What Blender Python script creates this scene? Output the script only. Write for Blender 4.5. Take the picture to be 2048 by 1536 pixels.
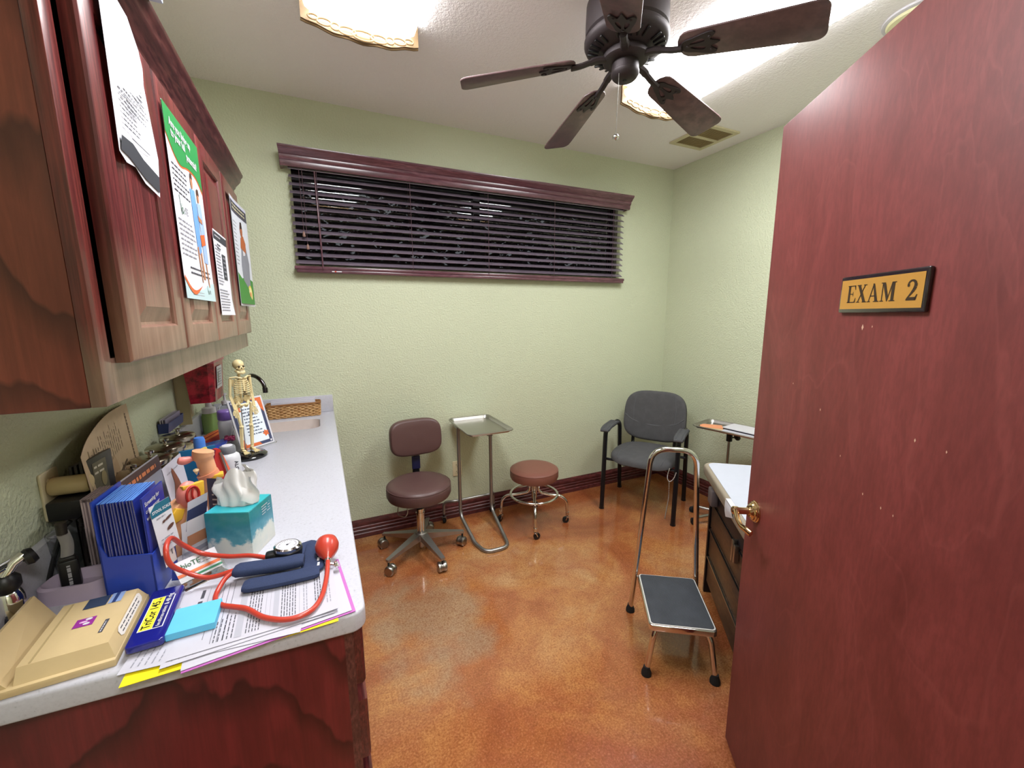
import bpy, bmesh, math, random
from mathutils import Vector, Matrix
R=math.radians; PI=math.pi
for o in list(bpy.data.objects): bpy.data.objects.remove(o)
SC=bpy.context.scene; COL=SC.collection
rnd=random.Random(7)
# ---------------- camera ----------------
F_PX=820.8; YAW=.4365; PITCH=.1669; ROLL=-.0055
f=Vector((math.sin(YAW)*math.cos(PITCH),math.cos(YAW)*math.cos(PITCH),-math.sin(PITCH)))
r0=Vector((math.cos(YAW),-math.sin(YAW),0)); u0=r0.cross(f)
rr=math.cos(ROLL)*r0+math.sin(ROLL)*u0; uu=-math.sin(ROLL)*r0+math.cos(ROLL)*u0
cd=bpy.data.cameras.new('camera'); cam=bpy.data.objects.new('camera',cd); COL.objects.link(cam)
cd.sensor_width=36; cd.lens=36*F_PX/2048; cd.clip_start=.02
cam.matrix_world=Matrix(((rr.x,uu.x,-f.x,0),(rr.y,uu.y,-f.y,0),(rr.z,uu.z,-f.z,1.52),(0,0,0,1)))
SC.camera=cam
# ---------------- view / world / light levels ----------------
SC.view_settings.view_transform='Standard'; SC.view_settings.look='None'
SC.view_settings.gamma=1; SC.view_settings.use_curve_mapping=False
SC.view_settings.exposure=0.90
W=bpy.data.worlds.new('world'); SC.world=W; W.use_nodes=True
W.node_tree.nodes['Background'].inputs[0].default_value=(.85,.93,1,1)
W.node_tree.nodes['Background'].inputs[1].default_value=.06
LAMP=14.5      # emission of the two fluorescent lenses in the room
HALL=27.0       # emission of the unseen fill panel added in the hall
# ---------------- materials ----------------
def lin(c):
    if isinstance(c,str):
        c=c.lstrip('#'); c=[int(c[i:i+2],16)/255 for i in (0,2,4)]
        return tuple(x/12.92 if x<=.04045 else ((x+.055)/1.055)**2.4 for x in c)+(1,)
    return tuple(c)+(1,) if len(c)==3 else c
class NT:
    def __init__(s,name):
        s.m=bpy.data.materials.new(name); s.m.use_nodes=True; s.t=s.m.node_tree; s.b=s.t.nodes['Principled BSDF']
    def n(s,ty,**k):
        x=s.t.nodes.new(ty)
        for a,v in k.items():
            if a.startswith('i_'): x.inputs[a[2:].replace('_',' ')].default_value=v
            else: setattr(x,a,v)
        return x
    def l(s,a,b): s.t.links.new(a,b)
    def coords(s,scale=(1,1,1),kind='Object',rot=(0,0,0)):
        tc=s.n('ShaderNodeTexCoord'); mp=s.n('ShaderNodeMapping'); mp.inputs['Scale'].default_value=scale; mp.inputs['Rotation'].default_value=rot
        s.l(tc.outputs[kind],mp.inputs[0]); return mp.outputs[0]
    def noise(s,vec,scale,detail=3,rough=.5,dist=0):
        x=s.n('ShaderNodeTexNoise'); x.inputs['Scale'].default_value=scale; x.inputs['Detail'].default_value=detail
        x.inputs['Roughness'].default_value=rough; x.inputs['Distortion'].default_value=dist
        if vec: s.l(vec,x.inputs['Vector'])
        return x.outputs['Fac']
    def ramp(s,fac,stops):
        x=s.n('ShaderNodeValToRGB'); e=x.color_ramp.elements
        while len(e)<len(stops): e.new(.5)
        for i,(p,c) in enumerate(stops): e[i].position=p; e[i].color=lin(c)
        s.l(fac,x.inputs[0]); return x.outputs[0]
    def mix(s,fac,a,b,mode='MIX'):
        x=s.n('ShaderNodeMix'); x.data_type='RGBA'; x.blend_type=mode
        for sock,v in ((x.inputs['Factor'],fac),(x.inputs[6],a),(x.inputs[7],b)):
            if hasattr(v,'is_linked') or hasattr(v,'node'): s.l(v,sock)
            else: sock.default_value=v if not isinstance(v,str) else lin(v)
        return x.outputs[2]
    def bump(s,h,strength=.3,dist=.002):
        x=s.n('ShaderNodeBump'); x.inputs['Strength'].default_value=strength; x.inputs['Distance'].default_value=dist
        s.l(h,x.inputs['Height']); s.l(x.outputs[0],s.b.inputs['Normal'])
    def set(s,**k):
        for a,v in k.items():
            sock=s.b.inputs[a.replace('_',' ')]
            if hasattr(v,'node'): s.l(v,sock)
            else: sock.default_value=lin(v) if isinstance(v,str) else v
        return s.m
_mc={}
def mat(col,rough=.5,metal=0,coat=0,var=.06,alpha=None,trans=0,ior=1.45,name=None,sub=None):
    key=(col,rough,metal,coat,var,trans,name)
    if key in _mc: return _mc[key]
    t=NT(name or 'mat_'+col.strip('#'))
    if var:
        c=lin(col); v=t.coords((1,1,1)); nf=t.noise(v,35,3)
        a=tuple(min(1,x*(1-var)) for x in c[:3])+(1,); b=tuple(min(1,x*(1+var)) for x in c[:3])+(1,)
        t.set(Base_Color=t.mix(nf,a,b))
    else: t.set(Base_Color=col)
    t.set(Roughness=rough,Metallic=float(metal),Coat_Weight=float(coat),IOR=ior)
    if trans: t.set(Transmission_Weight=float(trans))
    _mc[key]=t.m; return t.m
def wood(name,dark,light,sc=(14,14,1.3),rough=.35,coat=.3,fade=None,cath=0,rot=(0,0,0),bump=.15):
    t=NT(name); v=t.coords(sc,rot=rot); g=t.noise(v,1.6,6,.6,1.2)
    c=t.ramp(g,[(.3,dark),(.7,light)]) if not cath else t.ramp(g,[(.1,dark),(.62,light)])
    v2=t.coords((sc[0]*14,sc[1]*14,sc[2]*5),rot=rot); fine=t.noise(v2,1,2,.6)
    c=t.mix(t.ramp(fine,[(.35,'#ffffff' if not cath else '#8c8c8c'),(.62,'#000000')]),c,dark)
    if cath and cath>5:
        pass
    elif cath:
        sx=t.n('ShaderNodeSeparateXYZ'); t.l(t.coords((1,1,1)),sx.inputs[0])
        nz=t.noise(t.coords((9,9,3)),1,3,.55)
        x2=t.n('ShaderNodeMath',operation='MULTIPLY'); t.l(sx.outputs[0],x2.inputs[0]); t.l(sx.outputs[0],x2.inputs[1])
        a1=t.n('ShaderNodeMath',operation='MULTIPLY_ADD'); a1.inputs[1].default_value=cath; t.l(x2.outputs[0],a1.inputs[0]); t.l(sx.outputs[2],a1.inputs[2])
        a2=t.n('ShaderNodeMath',operation='MULTIPLY_ADD'); a2.inputs[1].default_value=.26; t.l(nz,a2.inputs[0]); t.l(a1.outputs[0],a2.inputs[2])
        dv=t.n('ShaderNodeMath',operation='MULTIPLY'); dv.inputs[1].default_value=5.2; t.l(a2.outputs[0],dv.inputs[0])
        fr=t.n('ShaderNodeMath',operation='FRACT'); t.l(dv.outputs[0],fr.inputs[0])
        dk=tuple(x*.42 for x in lin(dark)[:3])+(1,)
        c=t.mix(t.ramp(fr.outputs[0],[(.0,'#000000'),(.55,'#262626'),(.94,'#e4e4e4'),(1.0,'#000000')]),c,dk)
    if cath and cath>500:
        v3=t.coords((9,9,1.9),rot=rot)
        w=t.n('ShaderNodeTexWave',wave_type='RINGS',rings_direction='Y'); w.inputs['Scale'].default_value=cath
        w.inputs['Distortion'].default_value=2.6; w.inputs['Detail'].default_value=1.0; w.inputs['Detail Scale'].default_value=.9
        t.l(v3,w.inputs['Vector'])
        f_=t.ramp(w.outputs['Fac'],[(.0,'#f0f0f0'),(.22,'#9a9a9a'),(.5,'#000000')])
        dk=tuple(x*.55 for x in lin(dark)[:3])+(1,)
        c=t.mix(f_,c,dk)
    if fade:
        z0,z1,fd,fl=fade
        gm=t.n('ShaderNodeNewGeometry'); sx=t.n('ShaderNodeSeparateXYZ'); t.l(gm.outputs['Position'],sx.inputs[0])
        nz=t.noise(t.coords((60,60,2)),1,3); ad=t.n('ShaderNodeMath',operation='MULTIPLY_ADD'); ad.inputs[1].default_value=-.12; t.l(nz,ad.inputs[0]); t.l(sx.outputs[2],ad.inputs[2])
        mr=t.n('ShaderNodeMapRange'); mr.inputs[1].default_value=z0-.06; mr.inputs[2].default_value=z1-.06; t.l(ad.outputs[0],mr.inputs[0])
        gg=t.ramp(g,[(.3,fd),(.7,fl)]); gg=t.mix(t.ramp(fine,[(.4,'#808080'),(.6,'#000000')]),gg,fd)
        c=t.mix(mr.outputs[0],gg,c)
    if bump: t.bump(fine,bump,.0006)
    return t.set(Base_Color=c,Roughness=rough,Coat_Weight=coat,Coat_Roughness=.15)
M={}
def mk():
    t=NT('green_wall_paint'); v=t.coords((1,1,1)); n1=t.noise(v,95,2,.55); n2=t.noise(v,1.2,2)
    t.bump(n1,.9,.005); M['wall']=t.set(Base_Color=t.mix(n2,'#c3c8ac','#cacfb3'),Roughness=.6)
    t=NT('ceiling_paint'); v=t.coords((1,1,1)); n1=t.noise(v,80,3,.6); n2=t.noise(v,1.5,2)
    t.bump(n1,.9,.005); M['ceiling']=t.set(Base_Color=t.mix(n2,'#f4f0f2','#f8f4f5'),Roughness=.75)
    # acid stained concrete
    t=NT('stained_concrete'); v=t.coords((1,1,1)); big=t.noise(v,1.5,4,.55,1.1); mid=t.noise(v,5,5,.65,.8); fine=t.noise(v,130,3,.7); sp=t.noise(v,42,3,.7)
    c=t.ramp(big,[(.30,'#8a4a28'),(.43,'#a5633a'),(.55,'#b57b48'),(.68,'#bb8e60')])
    c=t.mix(t.ramp(mid,[(.44,'#000000'),(.66,'#b8b8b8')]),c,'#8c4530')
    c=t.mix(t.ramp(mid,[(.25,'#8c8c8c'),(.42,'#000000')]),c,'#cb9158')
    # pale worn spot and reddish foreground stain, with shapes of their own
    def blob(cx,cy,rx,ry,jit,seed):
        gm=t.n('ShaderNodeNewGeometry'); mp=t.n('ShaderNodeMapping',vector_type='TEXTURE'); mp.inputs['Location'].default_value=(cx,cy,0); mp.inputs['Scale'].default_value=(rx,ry,10)
        t.l(gm.outputs['Position'],mp.inputs[0])
        nn=t.n('ShaderNodeTexNoise'); nn.inputs['Scale'].default_value=3.1+seed; nn.inputs['Detail'].default_value=5; t.l(gm.outputs['Position'],nn.inputs['Vector'])
        sb=t.n('ShaderNodeVectorMath',operation='MULTIPLY_ADD'); sb.inputs[1].default_value=(jit*3,)*3; sb.inputs[2].default_value=(-jit*1.5,)*3; t.l(nn.outputs['Color'],sb.inputs[0])
        ad=t.n('ShaderNodeVectorMath',operation='ADD'); t.l(mp.outputs[0],ad.inputs[0]); t.l(sb.outputs[0],ad.inputs[1])
        ln=t.n('ShaderNodeVectorMath',operation='LENGTH'); t.l(ad.outputs[0],ln.inputs[0]); return ln.outputs['Value']
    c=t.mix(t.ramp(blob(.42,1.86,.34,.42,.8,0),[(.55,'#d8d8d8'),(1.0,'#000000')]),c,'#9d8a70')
    c=t.mix(t.ramp(blob(.95,.72,.70,.40,.8,1),[(.30,'#b8b8b8'),(1.0,'#000000')]),c,'#964e40')
    c=t.mix(t.ramp(blob(.80,2.10,.34,.14,.8,2),[(.2,'#a0a0a0'),(1,'#000000')]),c,'#a04824')
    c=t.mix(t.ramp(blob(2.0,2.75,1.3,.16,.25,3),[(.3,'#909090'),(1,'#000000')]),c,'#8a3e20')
    c=t.mix(t.ramp(blob(.42,2.02,.16,.10,.9,4),[(.2,'#909090'),(1,'#000000')]),c,'#94562c')
    c=t.mix(t.ramp(blob(1.35,1.95,.30,.16,.8,5),[(.2,'#808080'),(1,'#000000')]),c,'#a34a24')
    c=t.mix(t.ramp(sp,[(.38,'#909090'),(.52,'#000000')]),c,'#7c4424'); c=t.mix(t.ramp(fine,[(.36,'#c8c8c8'),(.56,'#000000')]),c,'#744020')
    c=t.mix(t.ramp(fine,[(.56,'#000000'),(.72,'#909090')]),c,'#d8a878')
    M['floor']=t.set(Base_Color=c,Roughness=t.ramp(mid,[(.3,(.13,.13,.13)),(.7,(.26,.26,.26))]),Coat_Weight=.55,Coat_Roughness=.07)
    # quartz counter
    t=NT('white_speckled_counter'); v=t.coords((1,1,1)); n1=t.noise(v,170,2,.6)
    M['counter']=t.set(Base_Color=t.ramp(n1,[(.28,'#a4a4ac'),(.36,'#b6b6c0'),(.62,'#bcbcc6')]),Roughness=.33)
    cd_,cl_='#421316','#7e3230'
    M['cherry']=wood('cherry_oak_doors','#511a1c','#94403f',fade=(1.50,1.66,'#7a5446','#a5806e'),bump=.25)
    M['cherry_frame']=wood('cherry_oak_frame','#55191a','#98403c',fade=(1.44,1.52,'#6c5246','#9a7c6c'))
    M['cherry_side']=wood('cherry_side_panel','#5c2620','#8c4838',cath=4.9,rough=.45,coat=.1)
    M['cherry_base']=wood('cherry_base_panel','#450e12','#6e2024',cath=2.5,rough=.4,coat=.1)
    M['cherry_dark']=wood('cherry_crown','#3e1a1c','#70403c',sc=(14,1.3,14),rough=.35)
    M['drawer_wood']=wood('cherry_drawer','#3a0f12','#7a3432',sc=(14,1.3,14))
    M['basebd']=wood('dark_red_baseboard','#461a1c','#7c3a3a',sc=(2,2,14),rough=.45,coat=.05)
    M['basebd2']=M['basebd']
    M['blade']=wood('fan_blade_wood','#5a4446','#7a5c5e',sc=(2,2,2),rough=.35,coat=.2)
    t=NT('red_birch_door'); v=t.coords((4,4,1.6)); g=t.noise(v,1.5,6,.65,1.2); v2=t.coords((110,110,26)); fn=t.noise(v2,1,3,.7)
    c=t.ramp(g,[(.3,'#6e2a27'),(.7,'#8a3c3a')]); c=t.mix(t.ramp(fn,[(.38,'#9a9a9a'),(.6,'#000000')]),c,'#5c2020')
    w=t.n('ShaderNodeTexNoise'); w.inputs['Scale'].default_value=1.1; w.inputs['Detail'].default_value=3; w.inputs['Distortion'].default_value=1.2; t.l(t.coords((3.2,3.2,1.2)),w.inputs['Vector'])
    c=t.mix(t.ramp(w.outputs['Fac'],[(.485,'#000000'),(.5,'#5c5c5c'),(.506,'#000000')]),c,'#b4605a')
    M['door']=t.set(Base_Color=c,Roughness=.58,Coat_Weight=.06,Coat_Roughness=.3)
    M['walnut']=wood('walnut_laminate','#33221a','#5c4030',sc=(3,3,22),rough=.4,coat=.1)
    t=NT('fabric_grey'); v=t.coords((1,1,1)); n1=t.noise(v,420,2,.7); n2=t.noise(v,20,3)
    t.bump(n1,.5,.001); c=t.mix(n1,'#39383a','#5c5b5d'); M['fabric']=t.set(Base_Color=t.mix(t.ramp(n2,[(.4,'#000000'),(.7,'#707070')]),c,'#6b6a6c'),Roughness=.95)
    t=NT('cuff_navy'); v=t.coords((1,1,1)); n1=t.noise(v,500,2,.7); t.bump(n1,.5,.001); M['navy']=t.set(Base_Color=t.mix(n1,'#18233f','#2d3c63'),Roughness=.85)
    for k,c in (('vinyl_brown','#5a403e'),('vinyl_tan','#7c4c40')):
        t=NT(k); n1=t.noise(t.coords((1,1,1)),260,2,.6); t.bump(n1,.25,.0008); M[k]=t.set(Base_Color=t.mix(n1,c,c),Roughness=.42)
    t=NT('tissue_print'); v=t.coords((1,1,1)); n1=t.noise(v,22,4,.6)
    sx=t.n('ShaderNodeSeparateXYZ'); t.l(t.coords((1,1,1)),sx.inputs[0])
    ma=t.n('ShaderNodeMath',operation='MULTIPLY_ADD'); ma.inputs[1].default_value=.10; t.l(n1,ma.inputs[0]); t.l(sx.outputs[2],ma.inputs[2])
    c=t.ramp(ma.outputs[0],[(.06,'#e3e4da'),(.092,'#d6ddd6'),(.1,'#4f98ae'),(.13,'#2c7f95'),(.175,'#1f7f80')])
    c=t.mix(t.ramp(t.noise(v,40,3),[(.45,'#000000'),(.8,'#606060')]),c,'#a8ccd8')
    M['tissuebox']=t.set(Base_Color=c,Roughness=.4)
    t=NT('tissue_box_top'); c=t.ramp(t.noise(t.coords((1,1,1)),14,4),[(.3,'#1e9c98'),(.7,'#3ab4cc')]); M['tissuetop']=t.set(Base_Color=c,Roughness=.4)
    t=NT('wicker'); v=t.coords((1,1,1)); w=t.n('ShaderNodeTexWave',bands_direction='Z'); w.inputs['Scale'].default_value=45; w.inputs['Distortion'].default_value=1; t.l(v,w.inputs['Vector'])
    M['wicker']=t.set(Base_Color=t.ramp(t.noise(v,80,3),[(.3,'#a87846'),(.7,'#deb47a')]),Roughness=.6)
    t=NT('print_sunset'); sx=t.n('ShaderNodeSeparateXYZ'); t.l(t.coords((1,1,1)),sx.inputs[0]); mr=t.n('ShaderNodeMapRange'); mr.inputs[1].default_value=.15; mr.inputs[2].default_value=.45; t.l(sx.outputs[2],mr.inputs[0])
    M['poster_sky']=t.set(Base_Color=t.ramp(mr.outputs[0],[(0,'#dfe3ee'),(.5,'#b8b8e8'),(1,'#6a62bc')]),Roughness=.4)
    t=NT('lamp_glow'); t.set(Base_Color='#ffffff',Emission_Color=(.97,.98,1,1),Emission_Strength=LAMP); M['glow']=t.m
    t=NT('lamp_edge_glow'); t.set(Base_Color='#ffffff',Emission_Color=(.97,.98,1,1),Emission_Strength=LAMP*.4); M['glow_edge']=t.m
    t=NT('hall_glow'); t.set(Base_Color='#ffffff',Emission_Color=(1,.97,.95,1),Emission_Strength=HALL); M['hallglow']=t.m
    M['chrome']=mat('#d8d6d4',.1,1,var=.02,name='chrome'); M['steel']=mat('#a8a5a0',.3,1,var=.05,name='brushed_steel')
    M['greymetal']=mat('#a19e9c',.38,.9,name='grey_metal'); M['bronze']=mat('#3c3436',.5,.4,name='dark_bronze'); M['brass']=mat('#d6b78c',.16,1,var=.03,name='brass')
    M['black']=mat('#141315',.4,name='black_plastic'); M['blackm']=mat('#18171b',.35,.2,name='black_metal'); M['rubber']=mat('#1b1a1b',.8,name='rubber')
    M['white']=mat('#cdcbd2',.5,var=.02,name='white_paper'); M['paper']=mat('#bcbac5',.6,var=.02,name='paper'); M['ink']=mat('#43434c',.6,var=0,name='ink'); M['ink2']=mat('#8f8f99',.6,var=0,name='grey_ink')
    M['cream']=mat('#c4ad82',.45,name='cream_plastic'); M['ivory']=mat('#78603f',.5,name='ivory_plastic'); M['bone']=mat('#e2cf9d',.45,var=.15,name='bone')
    M['blue']=mat('#2741a6',.3,name='blue_plastic'); M['navyp']=mat('#191c78',.15,coat=.5,name='glossy_navy')
    t=NT('clear_plastic'); M['clear']=t.set(Base_Color='#f4f8f6',Roughness=.06,Transmission_Weight=1.0,IOR=1.2)
    t=NT('window_glass'); M['glass']=t.set(Base_Color='#ffffff',Roughness=0.,Transmission_Weight=1.0,IOR=1.45)
    t=NT('red_translucent'); M['sharps']=t.set(Base_Color=t.ramp(t.noise(t.coords((1,1,1)),28,4,.7),[(.35,'#5a0418'),(.6,'#b81c36')]),Roughness=.3,Coat_Weight=.3)
mk()
# ---------------- geometry helpers ----------------
class G:
    def __init__(s): s.bm=bmesh.new(); s.mats=[]
    def mi(s,m):
        if m not in s.mats: s.mats.append(m)
        return s.mats.index(m)
    def add(s,verts,faces,m,T=None,flat=False):
        vs=[s.bm.verts.new((T@Vector(v)) if T else Vector(v)) for v in verts]; i=s.mi(m); out=[]
        for fc in faces:
            try: f_=s.bm.faces.new([vs[k] for k in fc]); f_.material_index=i; f_.smooth=True; out.append(f_)
            except ValueError: pass
        return s
    def addbm(s,b,m,T=None):
        b.verts.ensure_lookup_table(); b.verts.index_update()
        s.add([v.co.copy() for v in b.verts],[[v.index for v in f_.verts] for f_ in b.faces],m,T); b.free(); return s
    def box(s,c,d,m,T=None,bev=0,seg=2,rz=0):
        b=bmesh.new(); bmesh.ops.create_cube(b,size=1); bmesh.ops.scale(b,vec=d,verts=b.verts)
        if bev: bmesh.ops.bevel(b,geom=list(b.edges),offset=min(bev,min(d)*.49),segments=seg,profile=.5,affect='EDGES')
        X=Matrix.Translation(c)@Matrix.Rotation(rz,4,'Z'); X=(T@X) if T else X
        return s.addbm(b,m,X)
    def span(s,a,b,m,T=None,bev=0,seg=2):
        a=Vector(a);b=Vector(b); return s.box((a+b)/2,[abs(x) for x in (b-a)],m,T,bev,seg)
    def tube(s,pts,r,m,n=10,closed=False,T=None,caps=True,flat=1.0):
        pts=[Vector(p) for p in pts]; N=len(pts); rs=r if isinstance(r,(list,tuple)) else [r]*N
        V=[];t0=None;up=None
        for i,p in enumerate(pts):
            a=pts[(i-1)%N] if (closed or i>0) else p; b=pts[(i+1)%N] if (closed or i<N-1) else p
            t=(b-a).normalized()
            if up is None:
                up=Vector((0,0,1)) if abs(t.z)<.9 else Vector((1,0,0)); up=(up-t*up.dot(t)).normalized()
            else: up=(up-t*up.dot(t)).normalized()
            sd=t.cross(up)
            for k in range(n):
                a_=2*PI*k/n; V.append(p+rs[i]*(math.cos(a_)*sd*flat+math.sin(a_)*up))
        Fc=[]
        for i in range(N if closed else N-1):
            j=(i+1)%N
            for k in range(n): Fc.append((i*n+k,i*n+(k+1)%n,j*n+(k+1)%n,j*n+k))
        if caps and not closed: Fc.append(tuple(range(n))[::-1]); Fc.append(tuple((N-1)*n+k for k in range(n)))
        return s.add(V,Fc,m,T)
    def lathe(s,prof,m,T=None,n=32,sx=1,sy=1):
        V=[];Fc=[];L=len(prof)
        for (r,z) in prof:
            for k in range(n): a=2*PI*k/n; V.append((r*math.cos(a)*sx,r*math.sin(a)*sy,z))
        for i in range(L-1):
            for k in range(n): Fc.append((i*n+k,i*n+(k+1)%n,(i+1)*n+(k+1)%n,(i+1)*n+k))
        if prof[0][0]>1e-6: Fc.append(tuple(range(n))[::-1])
        if prof[-1][0]>1e-6: Fc.append(tuple((L-1)*n+k for k in range(n)))
        return s.add(V,Fc,m,T)
    def prism(s,poly,z0,z1,m,T=None,holes=(),bev=0,mtop=None):
        b=bmesh.new()
        loops=[poly]+list(holes); es=[]
        for lp in loops:
            vs=[b.verts.new((p[0],p[1],z1)) for p in lp]
            es+=[b.edges.new((vs[i],vs[(i+1)%len(vs)])) for i in range(len(vs))]
        if holes:
            bmesh.ops.triangle_fill(b,edges=es,use_beauty=True,use_dissolve=False)
            top=list(b.faces)
        else: top=[b.faces.new(b.verts)]
        ex=bmesh.ops.extrude_face_region(b,geom=top)
        nv=[g for g in ex['geom'] if isinstance(g,bmesh.types.BMVert)]
        bmesh.ops.translate(b,vec=(0,0,z0-z1),verts=nv)
        bmesh.ops.recalc_face_normals(b,faces=b.faces)
        if bev:
            ed=[e for e in b.edges if len(e.link_faces)==2 and e.calc_face_angle(0)>.6 and (abs(e.verts[0].co.z-e.verts[1].co.z)<1e-6)]
            bmesh.ops.bevel(b,geom=ed,offset=bev,segments=3,profile=.5,affect='EDGES')
        return s.addbm(b,m,T)
    def sphere(s,c,r,m,T=None,u=16,v=10):
        r=r if isinstance(r,(tuple,list)) else (r,r,r); P=[(max(1e-7,math.cos(R(-90+180*i/v))),math.sin(R(-90+180*i/v))) for i in range(v+1)]
        V=[];Fc=[]
        for a,z in P:
            for k in range(u): t=2*PI*k/u; V.append((c[0]+r[0]*a*math.cos(t),c[1]+r[1]*a*math.sin(t),c[2]+r[2]*z))
        for i in range(v):
            for k in range(u): Fc.append((i*u+k,i*u+(k+1)%u,(i+1)*u+(k+1)%u,(i+1)*u+k))
        return s.add(V,Fc,m,T)
    def grid(s,fn,nu,nv,m,T=None,closed_u=False):
        V=[fn(i/nu,j/nv) for j in range(nv+1) for i in range(nu+1)]
        Fc=[(j*(nu+1)+i,j*(nu+1)+i+1,(j+1)*(nu+1)+i+1,(j+1)*(nu+1)+i) for j in range(nv) for i in range(nu)]
        return s.add(V,Fc,m,T)
def fil(pts,rad,n=6):
    pts=[Vector(p) for p in pts]; out=[pts[0]]
    for i in range(1,len(pts)-1):
        a,b,c=pts[i-1],pts[i],pts[i+1]; d1=(a-b);d2=(c-b); r=rad if not isinstance(rad,(list,tuple)) else rad[i-1]
        r=min(r,d1.length*.48,d2.length*.48); p=b+d1.normalized()*r; q=b+d2.normalized()*r
        for k in range(n+1):
            t=k/n; out.append(p*(1-t)**2+b*2*t*(1-t)+q*t*t)
    out.append(pts[-1]); return out
def cr(pts,k=6,closed=False):
    pts=[Vector(p) for p in pts]; N=len(pts); out=[]
    rng=range(N) if closed else range(N-1)
    for i in rng:
        g=lambda j: pts[j%N] if closed else pts[max(0,min(N-1,j))]
        p0,p1,p2,p3=g(i-1),g(i),g(i+1),g(i+2)
        for a in range(k):
            t=a/k; out.append(.5*((2*p1)+(-p0+p2)*t+(2*p0-5*p1+4*p2-p3)*t*t+(-p0+3*p1-3*p2+p3)*t**3))
    if not closed: out.append(pts[-1])
    return out
def rrect(w,h,r,n=5,c=(0,0)):
    o=[]
    for (sx,sy,a0) in ((1,1,0),(-1,1,90),(-1,-1,180),(1,-1,270)):
        for k in range(n+1):
            a=R(a0+90*k/n); o.append((c[0]+sx*(w/2-r)+r*math.cos(a),c[1]+sy*(h/2-r)+r*math.sin(a)))
    return o
def thing(name,label,cat,loc=(0,0,0),rz=0,group=None):
    o=bpy.data.objects.new(name,None); COL.objects.link(o); o.location=loc; o.rotation_euler=(0,0,rz); o.empty_display_size=.05
    o['label']=label; o['category']=cat
    if group: o['group']=group
    return o
def wm(o):
    X=Matrix.Translation(o.location)@o.rotation_euler.to_matrix().to_4x4()
    return (wm(o.parent)@X) if o.parent else X
def part(name,g,parent=None,world=False,label=None,kind=None,sharp=38,loc=None,rz=0):
    me=bpy.data.meshes.new(name)
    bmesh.ops.recalc_face_normals(g.bm,faces=g.bm.faces) if getattr(g,'recalc',True) else None
    if world and parent: g.bm.transform(wm(parent).inverted())
    if loc is not None: # world-built geometry, origin moved to loc
        X=Matrix.Translation(loc)@Matrix.Rotation(rz,4,'Z')
        if world: g.bm.transform(X.inverted())
    g.bm.to_mesh(me); g.bm.free()
    for m in g.mats: me.materials.append(m)
    me.set_sharp_from_angle(angle=R(sharp))
    o=bpy.data.objects.new(name,me); COL.objects.link(o)
    if parent: o.parent=parent
    if loc is not None: o.location=loc; o.rotation_euler=(0,0,rz)
    if label: o['label']=label
    if kind: o['kind']=kind
    return o
def solo(name,g,label,cat,loc,rz=0,world=False,group=None,sharp=38):
    o=part(name,g,None,world=world,loc=loc,rz=rz,sharp=sharp); o['label']=label; o['category']=cat
    if group: o['group']=group
    return o
def struct(name,g): 
    o=part(name,g); o['kind']='structure'; return o
def dup(root,loc,rz=None,label=None,name=None):
    c=root.copy(); COL.objects.link(c); c.location=loc
    if rz is not None: c.rotation_euler=(c.rotation_euler[0],c.rotation_euler[1],rz)
    if label: c['label']=label
    for ch in list(root.children):
        d=ch.copy(); COL.objects.link(d); d.parent=c
        for g2 in list(ch.children):
            e=g2.copy(); COL.objects.link(e); e.parent=d
    return c
_tc={}
def textgeo(txt,size=1.0,bold=0.0,shear=0.0,align='LEFT'):
    key=(txt,size,bold,shear,align)
    if key not in _tc:
        cu=bpy.data.curves.new('t','FONT'); cu.body=txt; cu.size=size; cu.offset=bold; cu.shear=shear; cu.align_x=align; cu.align_y='CENTER'; cu.resolution_u=2; cu.fill_mode='FRONT'
        ob=bpy.data.objects.new('t',cu); COL.objects.link(ob); dg=bpy.context.evaluated_depsgraph_get(); dg.update()
        me=ob.evaluated_get(dg).to_mesh(); _tc[key]=([tuple(v.co) for v in me.vertices],[tuple(p.vertices) for p in me.polygons])
        ob.evaluated_get(dg).to_mesh_clear(); bpy.data.objects.remove(ob); bpy.data.curves.remove(cu)
    return _tc[key]
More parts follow.
